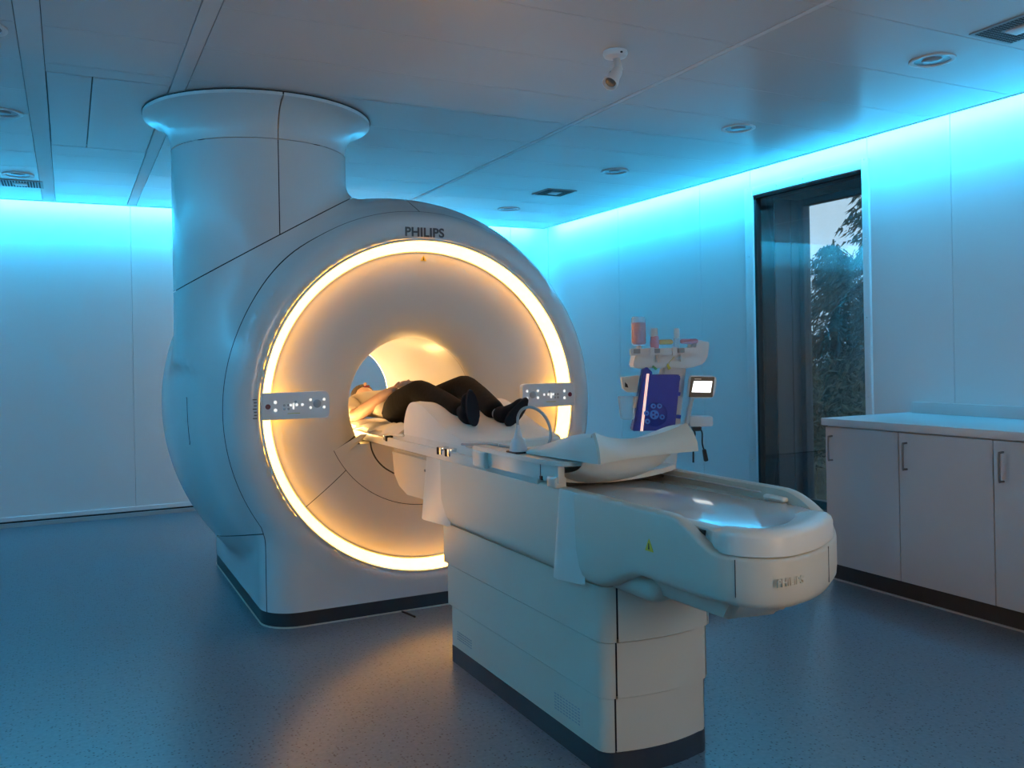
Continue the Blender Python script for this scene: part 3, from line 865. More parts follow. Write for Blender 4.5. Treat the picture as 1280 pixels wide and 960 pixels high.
# crumpled sheet edge beside the hip
def sheet_fn(u, v):
    y = 4.10 + .85 * v; s = math.sin(v * 23) * .012 + math.sin(v * 47 + 1) * .006
    x = 1.428 + .13 * u
    return Vector((x + s * (1 - u), y, .922 + .05 * u * (1 - u) * 2 + .028 * math.exp(-((v - .18) / .14) ** 2) * (1 - abs(2 * u - 1)) + s * .5))
sh = grid_obj('folded_sheet', sheet_fn, 10, 60, 'sheet_white', None, thick=.008)
tag(sh, 'crumpled cream sheet tucked beside the patient\'s hip', 'sheet')

# knee cushion: wedge with rounded ridge, dished across
def cush_profile():
    key = [(4.06, .925), (4.055, 1.00), (4.00, 1.075), (3.92, 1.100), (3.80, 1.085), (3.65, 1.035), (3.48, .985), (3.36, .962), (3.325, .950), (3.318, .925)]
    return [(p.x, p.y) for p in catmull([(a, b, 0) for a, b in key], 6)]
cp = cush_profile(); nc = len(cp) - 1
bm = bmesh.new()
NX = 14; rows = []
for j in range(NX + 1):
    s = j / NX * 2 - 1
    x = 1.678 + .226 * s
    dish = .022 * (1 - s * s)
    edge = .010 * (abs(s) ** 12)
    rows.append([bm.verts.new((x, y, max(.925, z - (dish + edge) * min(1, (z - .925) / .06)))) for y, z in cp])
for A, B in zip(rows, rows[1:]):
    for k in range(nc): bm.faces.new((A[k], A[k + 1], B[k + 1], B[k]))
    bm.faces.new((A[0], B[0], B[nc], A[nc]))
bm.faces.new(rows[0]); bm.faces.new(rows[-1])
cu = bm_obj('knee_cushion', bm, 'foam_white', None, angle=50)
tag(cu, 'white foam wedge cushion under the patient\'s knees', 'cushion')

# foot end cradle: U-shaped shell on a rounded rocker
cr = empty('coil_cradle', (1.68, 2.6, .848))
tag(cr, 'white moulded trough shaped cradle at the foot end of the table', 'cradle')
def cr_top(u, v):
    s = u * 2 - 1                        # across
    x = 1.662 + .222 * s
    y = 3.06 - .66 * v
    wing = abs(s) ** 2.2
    rise = sstep(.30, 1.0, v)
    z = .946 + wing * .010 + rise * (.068 + .030 * wing)
    y += .055 * s * rise - .03 * wing * rise
    return Vector((x, y, z))
NU, NV = 36, 24
bm = bmesh.new()
Tp = [[bm.verts.new(cr_top(i / NU, j / NV)) for j in range(NV + 1)] for i in range(NU + 1)]
for i in range(NU):
    for j in range(NV): bm.faces.new((Tp[i][j], Tp[i + 1][j], Tp[i + 1][j + 1], Tp[i][j + 1]))
bmesh.ops.recalc_face_normals(bm, faces=bm.faces)
bmesh.ops.solidify(bm, geom=list(bm.faces), thickness=.012)
bm_obj('trough', bm, 'table_white', cr, angle=50)
# turned-down end flange
def flange_fn(u, v):
    p = cr_top(u, 1.0); s = u * 2 - 1
    h = p.z - .966
    a = v
    return Vector((p.x + .010 * s * math.sin(a * PI / 2), p.y - .045 * math.sin(a * PI / 2), p.z - h * a + .006 * math.sin(a * PI)))
grid_obj('end_flange', flange_fn, 36, 10, 'table_beige', cr, thick=.010)  # beige paints in the darker, warmer light on this facing
for u_ in (0.0, 1.0):
    sg = u_ * 2 - 1
    def side_fn(u, v, u_=u_, sg=sg):
        p = cr_top(u_, .08 + .92 * u)
        q = Vector((p.x + sg * .010, p.y, .948 + .018 * u))
        return p.lerp(q, v) + Vector((sg * .006 * math.sin(v * PI) * (1 - u ** 8), -.047 * math.sin(v * PI / 2) * u ** 8, .006 * math.sin(v * PI) * u ** 8))
    grid_obj('side_wall', side_fn, 24, 6, 'table_white', cr, thick=.006)
# rounded rocker body under the trough
def rock(u, v):
    a = PI * u                                    # along the underside from foot end to head end
    s = v * 2 - 1
    x = 1.662 + .214 * s
    e = (1 - abs(s) ** 3.0 * .45)
    y = 2.72 + .32 * -math.cos(a) * (1 - .12 * abs(s) ** 2) + .05 * s * sstep(2.9, 2.5, 2.72 - .32 * math.cos(a))
    z = .968 - .119 * math.sin(a) ** .75 * e
    return Vector((x, y, z))
grid_obj('rocker', rock, 34, 20, 'table_white', cr)
for s in (-1, 1):
    box('foot', 1.662 + s * .17 - .02, 1.662 + s * .17 + .02, 2.66, 2.82, .848, .905, 'table_white', cr, .01, 2)

# connector board along the near rail
cb = empty('connector_board', (1.45, 2.8, .90))
tag(cb, 'white connector board clipped along the near table rail', 'connector board')
bm = bmesh.new()
P = [(1.392, 3.115), (1.388, 2.75), (1.386, 2.58), (1.392, 2.50), (1.412, 2.455), (1.45, 2.44), (1.52, 2.44), (1.55, 3.115)]
P = [(p.x, p.y) for p in catmull([(x, y, 0) for x, y in P[:7]], 4)] + [P[7]]
prism_into(bm, P, .940, .956)
bmesh.ops.bevel(bm, geom=[e for e in bm.edges if abs(e.verts[0].co.z - e.verts[1].co.z) < 1e-6], offset=.004, segments=2, affect='EDGES')
bm_obj('board', bm, 'table_white', cb, angle=40)
box('end_block', 1.390, 1.45, 3.00, 3.115, .876, .941, 'table_white', cb, .008, 3)
box('apron', 1.404, 1.43, 2.47, 3.01, .884, .942, 'table_white', cb, .004, 2)
box('apron_seam', 1.4025, 1.405, 2.585, 2.588, .884, .940, 'gap_dark', cb)
box('latch', 1.398, 1.405, 2.572, 2.584, .884, .898, 'gap_dark', cb)
box('bracket', 1.396, 1.44, 2.475, 2.535, .866, .905, 'table_white', cb, .008, 3)

# plug with looping cable
pl = empty('coil_plug', (1.415, 2.77, .956))
tag(pl, 'pale grey coil plug with looping cable standing on connector board', 'plug')
bm = bmesh.new()
lv = [(.957, .034, .026), (.964, .035, .027), (.985, .031, .023), (1.003, .027, .019), (1.010, .016, .013), (1.022, .011, .011), (1.055, .0060, .0060)]
RR = []
for z, a, b in lv:
    RR.append([bm.verts.new((1.418 + b * math.copysign(abs(math.sin(t)) ** .6, math.sin(t)), 2.775 + a * math.copysign(abs(math.cos(t)) ** .6, math.cos(t)), z)) for t in [2 * PI * i / 20 for i in range(20)]])
for A, B in zip(RR, RR[1:]):
    for i in range(20): bm.faces.new((A[i], A[(i + 1) % 20], B[(i + 1) % 20], B[i]))
bm.faces.new(RR[0]); bm.faces.new(RR[-1])
bm_obj('plug_body', bm, 'cable_grey', pl, angle=45)
bpy.data.objects[pl.children[0].name].data.materials[0] = MATS['injector_white']
box('plug_base', 1.388, 1.448, 2.736, 2.814, .9565, .9625, 'rubber_black', pl, .002, 1)
tube('cable', [(1.418, 2.775, 1.050), (1.419, 2.774, 1.085), (1.428, 2.752, 1.112), (1.445, 2.715, 1.118), (1.462, 2.672, 1.098), (1.476, 2.648, 1.055), (1.480, 2.655, 1.005),
               (1.476, 2.70, .972), (1.468, 2.80, .9615), (1.46, 2.95, .9615), (1.452, 3.10, .960), (1.448, 3.25, .945), (1.446, 3.34, .938)], .0052, 'cable_grey', pl, 8, 8)
# small cable lying on the rail by the hip
hc = tube('rail_cable', [(1.42, 4.205, .917), (1.422, 4.16, .922), (1.428, 4.08, .922), (1.436, 4.03, .925), (1.446, 4.06, .925), (1.446, 4.15, .924), (1.444, 4.30, .922), (1.446, 4.5, .922)], .0055, 'sheet_white', None, 8, 6)
tag(hc, 'thin cream cable lying on the table rail beside the sheet', 'cable')
hl = tube('hanging_cable', [(1.38, 4.37, 0.872), (1.388, 4.37, 0.826), (1.41, 4.36, 0.777), (1.445, 4.34, 0.735), (1.47, 4.24, 0.711)], .004, 'rubber_black', None, 8, 6)
tag(hl, 'thin black cable hanging under the table top in the bore mouth', 'cable')

# ------------------------------------------------------------------ the patient
def skin_mesh(name, nodes, edges, m, parent, sub=2, root=0):
    me = bpy.data.meshes.new(name)
    me.from_pydata([n[0] for n in nodes], edges, [])
    o = bpy.data.objects.new('tmp_skin', me); COL.objects.link(o)
    md = o.modifiers.new('s', 'SKIN'); md.use_smooth_shade = True; md.branch_smoothing = .4
    for i, n in enumerate(nodes):
        r = n[1]
        me.skin_vertices[0].data[i].radius = (r, r) if not isinstance(r, tuple) else r
    me.skin_vertices[0].data[root].use_root = True
    if sub:
        sd = o.modifiers.new('d', 'SUBSURF'); sd.levels = sub; sd.render_levels = sub
    dg = bpy.context.evaluated_depsgraph_get()
    out = bpy.data.meshes.new_from_object(o.evaluated_get(dg))
    bpy.data.objects.remove(o)
    out.materials.clear()
    return new_obj(name, out, m, parent, True)

per = empty('person', (1.67, 4.6, .93))
tag(per, 'person lying on back in cream top and dark trousers, hands folded on belly', 'person')

HP = Vector((1.675, 4.66, 1.010))      # pelvis
SP = [Vector((1.675, 4.80, 1.020)), Vector((1.675, 4.98, 1.030)), Vector((1.675, 5.14, 1.035)), Vector((1.675, 5.22, 1.035))]
NK = Vector((1.675, 5.30, 1.035)); HD = Vector((1.675, 5.40, 1.055)); HT = Vector((1.675, 5.49, 1.060))
hipN, kneeN, ankN = Vector((1.59, 4.62, 1.005)), Vector((1.585, 4.185, 1.130)), Vector((1.605, 3.655, 1.035))
hipF, kneeF, ankF = Vector((1.76, 4.62, 1.005)), Vector((1.785, 4.075, 1.150)), Vector((1.755, 3.62, 1.030))
heelN, toeN = Vector((1.60, 3.575, 1.005)), Vector((1.575, 3.560, 1.145))
heelF, toeF = Vector((1.765, 3.565, 1.000)), Vector((1.835, 3.520, 1.105))
shN, elN, wrN, haN = Vector((1.52, 5.15, 1.015)), Vector((1.478, 4.93, .968)), Vector((1.580, 4.70, 1.105)), Vector((1.625, 4.645, 1.132))
shF, elF, wrF, haF = Vector((1.83, 5.15, 1.015)), Vector((1.885, 4.93, .98)), Vector((1.775, 4.70, 1.110)), Vector((1.72, 4.645, 1.145))

# body in skin tone: torso core, arms with hands, head, thin legs inside the trousers
nd = []; ed = []
def add(p, r, parent=None):
    nd.append((tuple(p), r)); i = len(nd) - 1
    if parent is not None: ed.append((parent, i))
    return i
pel = add(HP, .075)
s0 = add(SP[0], .075, pel); s1 = add(SP[1], .08, s0); s2 = add(SP[2], .075, s1); s3 = add(SP[3], .055, s2)
nk = add(NK, .050, s3); hd = add(HD, (.070, .080), nk); ht = add(HT, .062, hd)
for (sh, el, wr, ha, sg) in ((shN, elN, wrN, haN, 1), (shF, elF, wrF, haF, -1)):
    a = add(sh, .048, s2); b = add(sh.lerp(el, .5), .046, a); c = add(el, .040, b); d = add(el.lerp(wr, .35), .042, c); e = add(wr, .028, d)
    pm = add(ha, (.036, .018), e)
for (h, k, an) in ((hipN, kneeN, ankN), (hipF, kneeF, ankF)):
    a = add(h, .06, pel); b = add(h.lerp(k, .5), .055, a); c = add(k, .045, b); d = add(k.lerp(an, .4), .045, c); e = add(an, .030, d)
body = skin_mesh('body', nd, ed, 'skin', per, 2)
# fingers: own short chains rooted in each palm
for (ha, wr, sg) in ((haN, wrN, 1), (haF, wrF, -1)):
    d = (ha - wr).normalized(); side = Vector((0, 0, 1)).cross(d).normalized(); up = d.cross(side)
    if up.z < 0: up = -up
    cross = Vector((sg, -.12, 0))
    for k in range(4):
        o0 = ha + side * (.024 - .016 * k) + d * .010
        L = (.058, .070, .074, .064)[k]
        dirk = (d * .55 + cross * .75).normalized()
        n_ = [(tuple(o0), .0095), (tuple(o0 + dirk * L * .45 + up * .012), .0090), (tuple(o0 + dirk * L * .75 + up * .006), .0082), (tuple(o0 + dirk * L * 1.0 - up * .006), .0068)]
        skin_mesh('finger', n_, [(0, 1), (1, 2), (2, 3)], 'skin', body, 1)
    o0 = wr.lerp(ha, .45) + side * .022 * (1 if sg > 0 else -1) + up * .004
    dirk = (d * .8 + up * .35 + side * .25 * sg).normalized()
    n_ = [(tuple(o0), .011), (tuple(o0 + dirk * .030 + up * .006), .0105), (tuple(o0 + dirk * .058 + up * .006), .0085)]
    skin_mesh('thumb', n_, [(0, 1), (1, 2)], 'skin', body, 1)
# face: nose, eyes, ears, mouth; hair
skin_mesh('nose', [((1.675, 5.405, 1.128), .009), ((1.675, 5.385, 1.143), .011), ((1.675, 5.378, 1.138), .009)], [(0, 1), (1, 2)], 'skin', body, 1)
for s in (-1, 1):
    bm = bmesh.new(); bmesh.ops.create_uvsphere(bm, u_segments=10, v_segments=6, radius=.009)
    bmesh.ops.translate(bm, verts=bm.verts, vec=(1.675 + s * .027, 5.41, 1.122)); bm_obj('eye', bm, 'hair', body, smooth=True)
    skin_mesh('ear', [((1.675 + s * .068, 5.40, 1.05), .010), ((1.675 + s * .074, 5.415, 1.06), .012), ((1.675 + s * .072, 5.425, 1.052), .009)], [(0, 1), (1, 2)], 'skin', body, 1)
box('mouth', 1.655, 1.695, 5.352, 5.360, 1.118, 1.128, 'stop_red', body, .003)
bm = bmesh.new(); bmesh.ops.create_uvsphere(bm, u_segments=20, v_segments=12, radius=1)
for v in bm.verts: v.co = Vector((1.675 + v.co.x * .080, 5.447 + v.co.y * .068, 1.050 + v.co.z * .086))
bm_obj('hair', bm, 'hair', per, smooth=True)
# cream top with elbow-length sleeves
nd = []; ed = []
pel = add(Vector((1.675, 4.70, 1.015)), (.150, .085)); s0 = add(Vector((1.675, 4.80, 1.030)), (.155, .095), pel); s1 = add(SP[1], (.160, .100), s0); s2 = add(SP[2], (.150, .090), s1); s3 = add(SP[3], (.085, .065), s2)
for (sh, el) in ((shN, elN), (shF, elF)):
    a = add(sh, .066, s2); b = add(sh.lerp(el, .6), .060, a); c = add(sh.lerp(el, .88), .058, b)
skin_mesh('cream_top', nd, ed, 'shirt_cream', per, 2)
# trousers
nd = []; ed = []
wa = add(Vector((1.675, 4.74, 1.020)), (.150, .088)); pel = add(HP, (.158, .090), wa)
for (h, k, an, sg) in ((hipN, kneeN, ankN, -1), (hipF, kneeF, ankF, 1)):
    a = add(h + Vector((sg * .008, -.02, 0)), .088, pel); b = add(h.lerp(k, .5) + Vector((0, 0, .004)), .082, a); c0 = add(h.lerp(k, .88), .070, b)
    c = add(k, .066, c0); c1 = add(k.lerp(an, .14), .064, c)
    d = add(k.lerp(an, .45), .063, c1); e = add(k.lerp(an, .82), .054, d); f = add(k.lerp(an, .97), .053, e)
skin_mesh('trousers', nd, ed, 'trousers_brown', per, 2, 1)
# dark socks / slippers with a lighter sole on the near foot
for (an, he, to, k) in ((ankN, heelN, toeN, 0), (ankF, heelF, toeF, 1)):
    mid = he.lerp(to, .55)
    n_ = [(tuple(an + Vector((0, .05, .01))), .042), (tuple(an), .045), (tuple(he), .036), (tuple(mid), (.044, .034)), (tuple(to), (.036, .024))]
    skin_mesh('shoe', n_, [(0, 1), (1, 2), (1, 3), (3, 4)], 'sock_black', per, 2)
    # sole plate
    d = (to - he).normalized(); nrm = Vector((0, -1, 0)); nrm = (nrm - d * nrm.dot(d)).normalized(); sd = d.cross(nrm)
    bm = bmesh.new(); pts = []
    for i in range(24):
        t = 2 * PI * i / 24
        L = (to - he).length * .5 + .012
        wd = .029 * (1 - .15 * math.sin(t))
        pts.append(he.lerp(to, .5) + d * L * math.sin(t) + sd * wd * math.cos(t) + nrm * .031)
    a = [bm.verts.new(p) for p in pts]; b = [bm.verts.new(p - nrm * .018) for p in pts]
    bm.faces.new(a); bm.faces.new(b)
    for i in range(24): bm.faces.new((a[i], a[(i + 1) % 24], b[(i + 1) % 24], b[i]))
    bmesh.ops.bevel(bm, geom=[e for e in bm.edges if all(v in a for v in e.verts)], offset=.004, segments=2, affect='EDGES')
    bm_obj('sole', bm, 'sole_grey', per, angle=40)

# ------------------------------------------------------------------ contrast injector
IX, IY = 2.78, 3.75
ex = R0.copy(); ey = FW.copy()      # the injector faces the camera side of the room
inj = empty('contrast_injector', (IX, IY, 0))
tag(inj, 'white contrast media injector with blue pump head behind the table', 'injector')
IM = Matrix.Translation((IX, IY, 0)) @ Matrix.Rotation(-TH, 4, 'Z')
PXM = 4.6 / F_PX                    # metres per photo pixel at this distance
def P3(px, py, d=0.0):
    """local point: across, depth, height"""
    return Vector(((px - 830) * PXM, d, CAM_H - (py - 451) * PXM))
def inj_part(name, bm, m, parent=None, angle=35):
    o = bm_obj(name, bm, m, None, angle=angle)
    o.data.transform(IM)
    p = parent or inj
    o.parent = p; o.matrix_parent_inverse = Matrix.Translation(p.location).inverted()
    return o
def inj_poly(name, pts, d0, d1, m, parent=None, bev=.003):
    bm = bmesh.new()
    a = [bm.verts.new(P3(x, y, d0)) for x, y in pts]; b = [bm.verts.new(P3(x, y, d1)) for x, y in pts]
    bm.faces.new(a); bm.faces.new(b)
    for i in range(len(pts)): bm.faces.new((a[i], a[(i + 1) % len(pts)], b[(i + 1) % len(pts)], b[i]))
    if bev: bmesh.ops.bevel(bm, geom=list(bm.edges), offset=bev, segments=2, affect='EDGES')
    return inj_part(name, bm, m, parent)
def inj_tube(name, pts, r, m, parent=None, k=5):
    bm = bmesh.new(); tube_into(bm, catmull([P3(*p) for p in pts], k), r, 10)
    return inj_part(name, bm, m, parent, 60)
# post, base, casters
inj_poly('post', [(828, 468), (858, 468), (842, 600), (838, 735), (812, 735), (816, 600)], -.01, .09, 'injector_white', None, .012)
bm = bmesh.new(); lathe_into(bm, [(.30, .045), (.30, .075), (.26, .10), (.08, .13), (.05, .14)], 'z', (-.01, .04, 0), 28); inj_part('base', bm, 'injector_white')
for k in range(5):
    a = 2 * PI * k / 5
    bm = bmesh.new(); lathe_into(bm, [(.001, -.015), (.03, -.014), (.03, .014), (.001, .015)], 'y', (-.01 + .25 * math.cos(a), .04 + .25 * math.sin(a), .031), 14)
    inj_part('caster', bm, 'rubber_black')
# head tray
inj_poly('tray', [(793, 453), (790, 467), (794, 469.5), (862, 470), (878, 465), (883, 455), (885, 438), (870, 437), (866, 452)], -.05, .13, 'injector_white', None, .006)
inj_poly('tray_back', [(796, 446), (866, 446), (868, 434), (884, 437), (884, 452), (866, 468), (796, 468)], .03, .13, 'injector_white', None, .004)
inj_poly('front_bar', [(785, 445), (786, 453.5), (870, 453.5), (870, 445)], -.10, -.05, 'injector_white', None, .003)
for x in (789, 813, 843):
    inj_poly('clamp', [(x, 445.5), (x, 451), (x + 8, 451), (x + 8, 445.5)], -.112, -.099, 'vent_grey', None, .001)
for x in (809, 836):
    inj_poly('clamp_lever', [(x, 444), (x, 454), (x + 5, 454), (x + 5, 444)], -.118, -.099, 'injector_white', None, .001)
for x in (819, 848):
    inj_tube('spike', [(x, 453, -.075), (x, 462, -.075)], .005, 'injector_white', None, 1)
inj_poly('tube_clip', [(814, 466), (819, 470), (817, 472), (813, 468)], -.07, -.055, 'clip_green', None, 0)
inj_poly('tube_clip', [(832, 464), (836, 470), (833, 472), (831, 467)], -.07, -.055, 'clip_yellow', None, 0)
inj_tube('clip_line', [(840, 456, -.07), (834, 462, -.075), (833, 466, -.07)], .0012, 'clip_yellow')
# blue pump head, tilted, with a lit edge and roller wheel
pump = inj_poly('pump_head', [(800, 477), (846, 478), (838, 546), (786, 546)], -.10, .0, 'injector_blue', None, .006)
inj_poly('pump_ribs', [(807, 480), (842, 481), (840, 495), (805, 494)], -.104, -.10, 'injector_blue', pump, .001)
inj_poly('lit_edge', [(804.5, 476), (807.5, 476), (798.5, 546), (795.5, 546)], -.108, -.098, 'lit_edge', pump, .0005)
inj_poly('pump_hinge', [(800, 471), (806, 468), (812, 474), (812, 478), (799, 480)], -.09, -.03, 'injector_blue', pump, .002)
for y in (481, 499, 527): inj_poly('pump_catch', [(840, y), (846, y + .5), (845, y + 5), (839, y + 4)], -.10, -.06, 'injector_blue', pump, .001)
def inj_disc(name, x, y, r, d0, d1, m, parent):
    c = P3(x, y); bm = bmesh.new(); lathe_into(bm, [(.0008, d0), (r * .85, d0), (r, d0 + .003), (r, d1)], 'y', (c.x, 0, c.z), 24); return inj_part(name, bm, m, parent)
inj_disc('roller_plate', 814, 526, .062, -.106, -.098, 'injector_blue', pump)
wheel = inj_disc('roller_hub', 812.5, 526, .024, -.118, -.104, 'roller_blue', pump)
for (x, y) in ((811.5, 515.5), (819, 515.5), (822, 529), (804, 534), (803, 524)):
    inj_disc('roller', x, y, .0135, -.120, -.104, 'roller_blue', pump); inj_disc('roller_pin', x, y, .006, -.123, -.118, 'injector_blue', pump)
for i in range(3):
    a = i * 2.09
    inj_disc('hub_pin', 812.5 + 2.6 * math.cos(a), 526 + 2.6 * math.sin(a), .006, -.122, -.117, 'injector_blue', pump)
# side pieces
inj_poly('side_holder', [(775, 480), (797, 478), (794, 499), (783, 499), (777, 494)], -.06, .01, 'table_beige', None, .003)
inj_poly('holder_slot', [(779, 486), (782, 489), (783, 493), (779, 492)], -.063, -.06, 'gap_dark', None, 0)
inj_poly('waste_bracket', [(789, 504), (799, 504), (797, 518), (788, 518)], -.08, -.03, 'table_beige', None, .003)
inj_poly('waste_cup', [(771, 503.5), (790, 503.5), (789, 532), (774, 532)], -.09, -.01, 'clear_plastic', None, .004)
# display on its own arm
dsp = inj_poly('display', [(857, 479), (888, 480), (891, 484), (888, 503), (884, 508), (858, 507), (853.5, 503)], -.10, -.06, 'injector_white', None, .006)
inj_poly('bezel', [(859, 480.5), (887.5, 481.5), (884.5, 506), (855.5, 505.5)], -.104, -.098, 'bezel_black', dsp, .002)
inj_poly('screen', [(862, 486), (884.5, 486.5), (882, 500.5), (859, 499.5)], -.1055, -.103, 'screen_lit', dsp, 0)
inj_poly('display_lettering', [(863, 483), (871, 483.2), (871, 484.2), (863, 484)], -.105, -.1035, 'panel_grey', dsp, 0)
inj_tube('display_arm', [(861, 505, -.07), (858, 520, -.06), (855, 540, -.03), (850, 546, .02)], .013, 'injector_white')
inj_poly('shelf_box', [(858, 530), (888, 531), (888, 543), (860, 543)], -.04, .06, 'injector_white', None, .004)
inj_poly('cable_hook', [(863, 544), (875, 544), (874, 549), (865, 549)], -.02, .02, 'rubber_black', None, .002)
inj_tube('hanging_cable', [(864, 547, -.02), (866, 552, -.025), (864, 566, -.025), (863.5, 588, -.02)], .0045, 'rubber_black')
inj_tube('hanging_cable', [(873, 546, -.02), (875, 552, -.025), (875, 565, -.025), (878, 575, -.02)], .004, 'rubber_black')
inj_poly('cable_connector', [(875, 572), (879, 571), (882, 586), (877, 587)], -.035, -.01, 'rubber_black', None, .003)
# bottles and vials held by the injector: things of their own
def bottle(name, label, cat, group, parts, base):
    e_ = empty(name, IM @ P3(*base)); tag(e_, label, cat, group)
    for (nm, cx, prof, m, d) in parts:
        bm = bmesh.new(); pr = [(max(r, .0006), CAM_H - (y - 451) * PXM) for r, y in prof]
        lathe_into(bm, pr, 'z', ((cx - 830) * PXM, d, 0), 20)
        o = bm_obj(nm, bm, m, None, angle=45); o.data.transform(IM); o.parent = e_; o.matrix_parent_inverse = Matrix.Translation(e_.location).inverted()
bottle('saline_bottle', 'tall clear bottle of fluid with painted pinkish reflection standing on the injector tray', 'bottle', None,
       [('bottle_body', 798, [(0, 441.5), (.030, 441), (.038, 438), (.038, 409), (.034, 405.5), (0, 405)], 'clear_plastic', -.03),
        ('fluid', 799, [(0, 440), (.028, 439), (.033, 436), (.033, 413), (0, 412)], 'pink_reflection_fluid', -.03),
        ('cap', 798, [(.012, 446), (.014, 441), (.020, 441)], 'injector_white', -.03)], (798, 446, -.03))
bottle('contrast_vial', 'vial with painted pink reflection and white cap beside the tall bottle', 'vial', 'vials on the injector',
       [('vial_body', 817, [(0, 446), (.022, 445), (.024, 438), (.021, 432), (.019, 430)], 'pink_reflection_fluid', -.05),
        ('vial_cap', 816.5, [(.019, 430.5), (.0195, 421), (.017, 420), (0, 420)], 'injector_white', -.05)], (817, 446, -.05))
bottle('contrast_vial', 'narrow vial with pale cap near the middle of the injector tray', 'vial', 'vials on the injector',
       [('vial_body', 844, [(0, 446), (.016, 445), (.017, 438), (.015, 433)], 'clear_plastic', -.05),
        ('vial_cap', 844.5, [(.015, 433.5), (.0155, 422), (.014, 421), (0, 421)], 'injector_white', -.05)], (844, 446, -.05))
def lying(name, label, x0, x1, y, r, m):
    e_ = empty(name, IM @ P3((x0 + x1) / 2, y + r / PXM, -.04)); tag(e_, label, 'container', 'fluid containers on the injector')
    bm = bmesh.new(); a = P3(x0, y); b = P3(x1, y); n = 12; rows = []
    tube_into(bm, [Vector((a.x + (b.x - a.x) * t, -.04, a.z)) for t in (0, .06, .15, .5, .85, .94, 1)], r, 14, [r * .55, r * .85, r, r, r, r * .85, r * .55])
    o = bm_obj('container_body', bm, m, None, angle=60); o.data.transform(IM); o.parent = e_; o.matrix_parent_inverse = Matrix.Translation(e_.location).inverted()
lying('fluid_container', 'small glowing amber fluid container lying on injector tray', 822, 840, 437.5, .0135, 'amber_fluid')
lying('fluid_container', 'long fluid container with painted pink reflection lying at the right of injector tray', 849, 871, 437, .0135, 'pink_reflection_fluid')

# ------------------------------------------------------------------ cabinets
FX = 3.835
kick = box('trim_4', FX + .025, FX + .04, 2.13, 3.655, 0, .092, 'plinth_dark'); struct(kick)
box('kick_lip', FX + .018, FX + .025, 2.13, 3.655, 0, .008, 'skirt_grey', kick)
edges = [(3.175, 3.668, 'light grey base cabinet nearest the window'), (2.652, 3.175, 'light grey base cabinet in the middle of the row'), (2.13, 2.652, 'light grey base cabinet cut by the right edge of the photo'), (1.6, 2.13, 'light grey base cabinet beyond the right edge of the photo')]
for (y0, y1, lab) in edges[:3]:
    c = empty('base_cabinet', ((FX + XR) / 2, (y0 + y1) / 2, 0)); tag(c, lab, 'cabinet', 'base cabinets along the window wall')
    box('body', FX + .02, XR - .004, y0 + .001, y1 - .001, .092, .872, 'cabinet_grey', c)
    d = box('door', FX, FX + .019, y0 + .002, y1 - .002, .095, .866, 'cabinet_grey', c, .0015, 1)
    hy = y1 - .05
    hb = catmull([(FX, hy, .815), (FX - .022, hy, .813), (FX - .030, hy, .803), (FX - .030, hy, .69), (FX - .022, hy, .682), (FX, hy, .680)], 5)
    bm = bmesh.new(); tube_into(bm, hb, .0055, 10); hnd = bm_obj('handle', bm, 'steel', d, smooth=True)
    hnd.matrix_parent_inverse = Matrix.Identity(4); hnd.parent = d
    hnd.matrix_parent_inverse = d.matrix_parent_inverse.inverted() if False else Matrix.Identity(4)
wt = empty('worktop', (4.16, 2.7, .875)); tag(wt, 'pale grey worktop with upstand lying on the base cabinets', 'worktop')
box('slab', 3.812, XR - .003, 2.12, 3.676, .8745, .915, 'worktop_grey', wt, .003, 2)
box('upstand', XR - .05, XR - .003, 2.12, 3.61, .915, .982, 'worktop_grey', wt, .003, 2)

# ------------------------------------------------------------------ ceiling fittings
def downlight(x, y, label):
    e_ = empty('downlight', (x, y, CZ)); tag(e_, label, 'downlight', 'recessed ceiling downlights')
    lathe('rim', [(.098, CZ - .0005), (.098, CZ - .006), (.092, CZ - .008), (.078, CZ - .006), (.076, CZ - .001)], 'trim_white', e_, 'z', (x, y, 0), 36, caps=False)
    lathe('reflector', [(.076, CZ - .002), (.070, CZ - .0015), (.048, CZ - .001), (.0005, CZ - .0008)], 'steel', e_, 'z', (x, y, 0), 36, caps=False)
    lathe('lens', [(.044, CZ - .001), (.040, CZ - .005), (.020, CZ - .007), (.0005, CZ - .0075)], 'lamp_glass', e_, 'z', (x, y, 0), 24, caps=False)
downlight(3.515, 2.69, 'unlit round downlight nearest the ceiling vent at the right edge')
downlight(3.515, 3.98, 'unlit round downlight second from the right edge, above the window side')
downlight(3.505, 5.265, 'unlit round downlight right of the square ceiling vent')
downlight(3.515, 6.98, 'unlit round downlight nearest the far room corner')
downlight(-0.285, 5.23, 'unlit round downlight beside the access hatch at the left edge')
downlight(-0.285, 6.90, 'unlit round downlight beside the slotted vent at the far left')
downlight(-0.285, 3.94, 'unlit round downlight at the upper left corner of the photo')
def vent_fix(name, x0, x1, y0, y1, label, rowsn):
    e_ = empty(name, ((x0 + x1) / 2, (y0 + y1) / 2, CZ)); tag(e_, label, 'vent', 'square ceiling vents')
    box('frame', x0, x1, y0, y1, CZ - .006, CZ - .0005, 'vent_grey', e_, .002, 1)
    xm, ym = (x0 + x1) / 2, (y0 + y1) / 2
    bm = bmesh.new()
    n = 14
    for i in range(n):
        for j in range(n):
            x = x0 + .014 + (x1 - x0 - .028) * (i + .5) / n; y = y0 + .014 + (y1 - y0 - .028) * (j + .5) / n
            if abs(x - xm) < .045 and abs(y - ym) < .045: continue
            box_into(bm, x - .0055, x + .0055, y - .0055, y + .0055, CZ - .0075, CZ - .0055)
    o = bm_obj('perforations', bm, 'gap_dark', e_); o['kind'] = 'stuff'
    box('centre_plate', xm - .04, xm + .04, ym - .04, ym + .04, CZ - .012, CZ - .006, 'trim_white', e_, .003, 2)
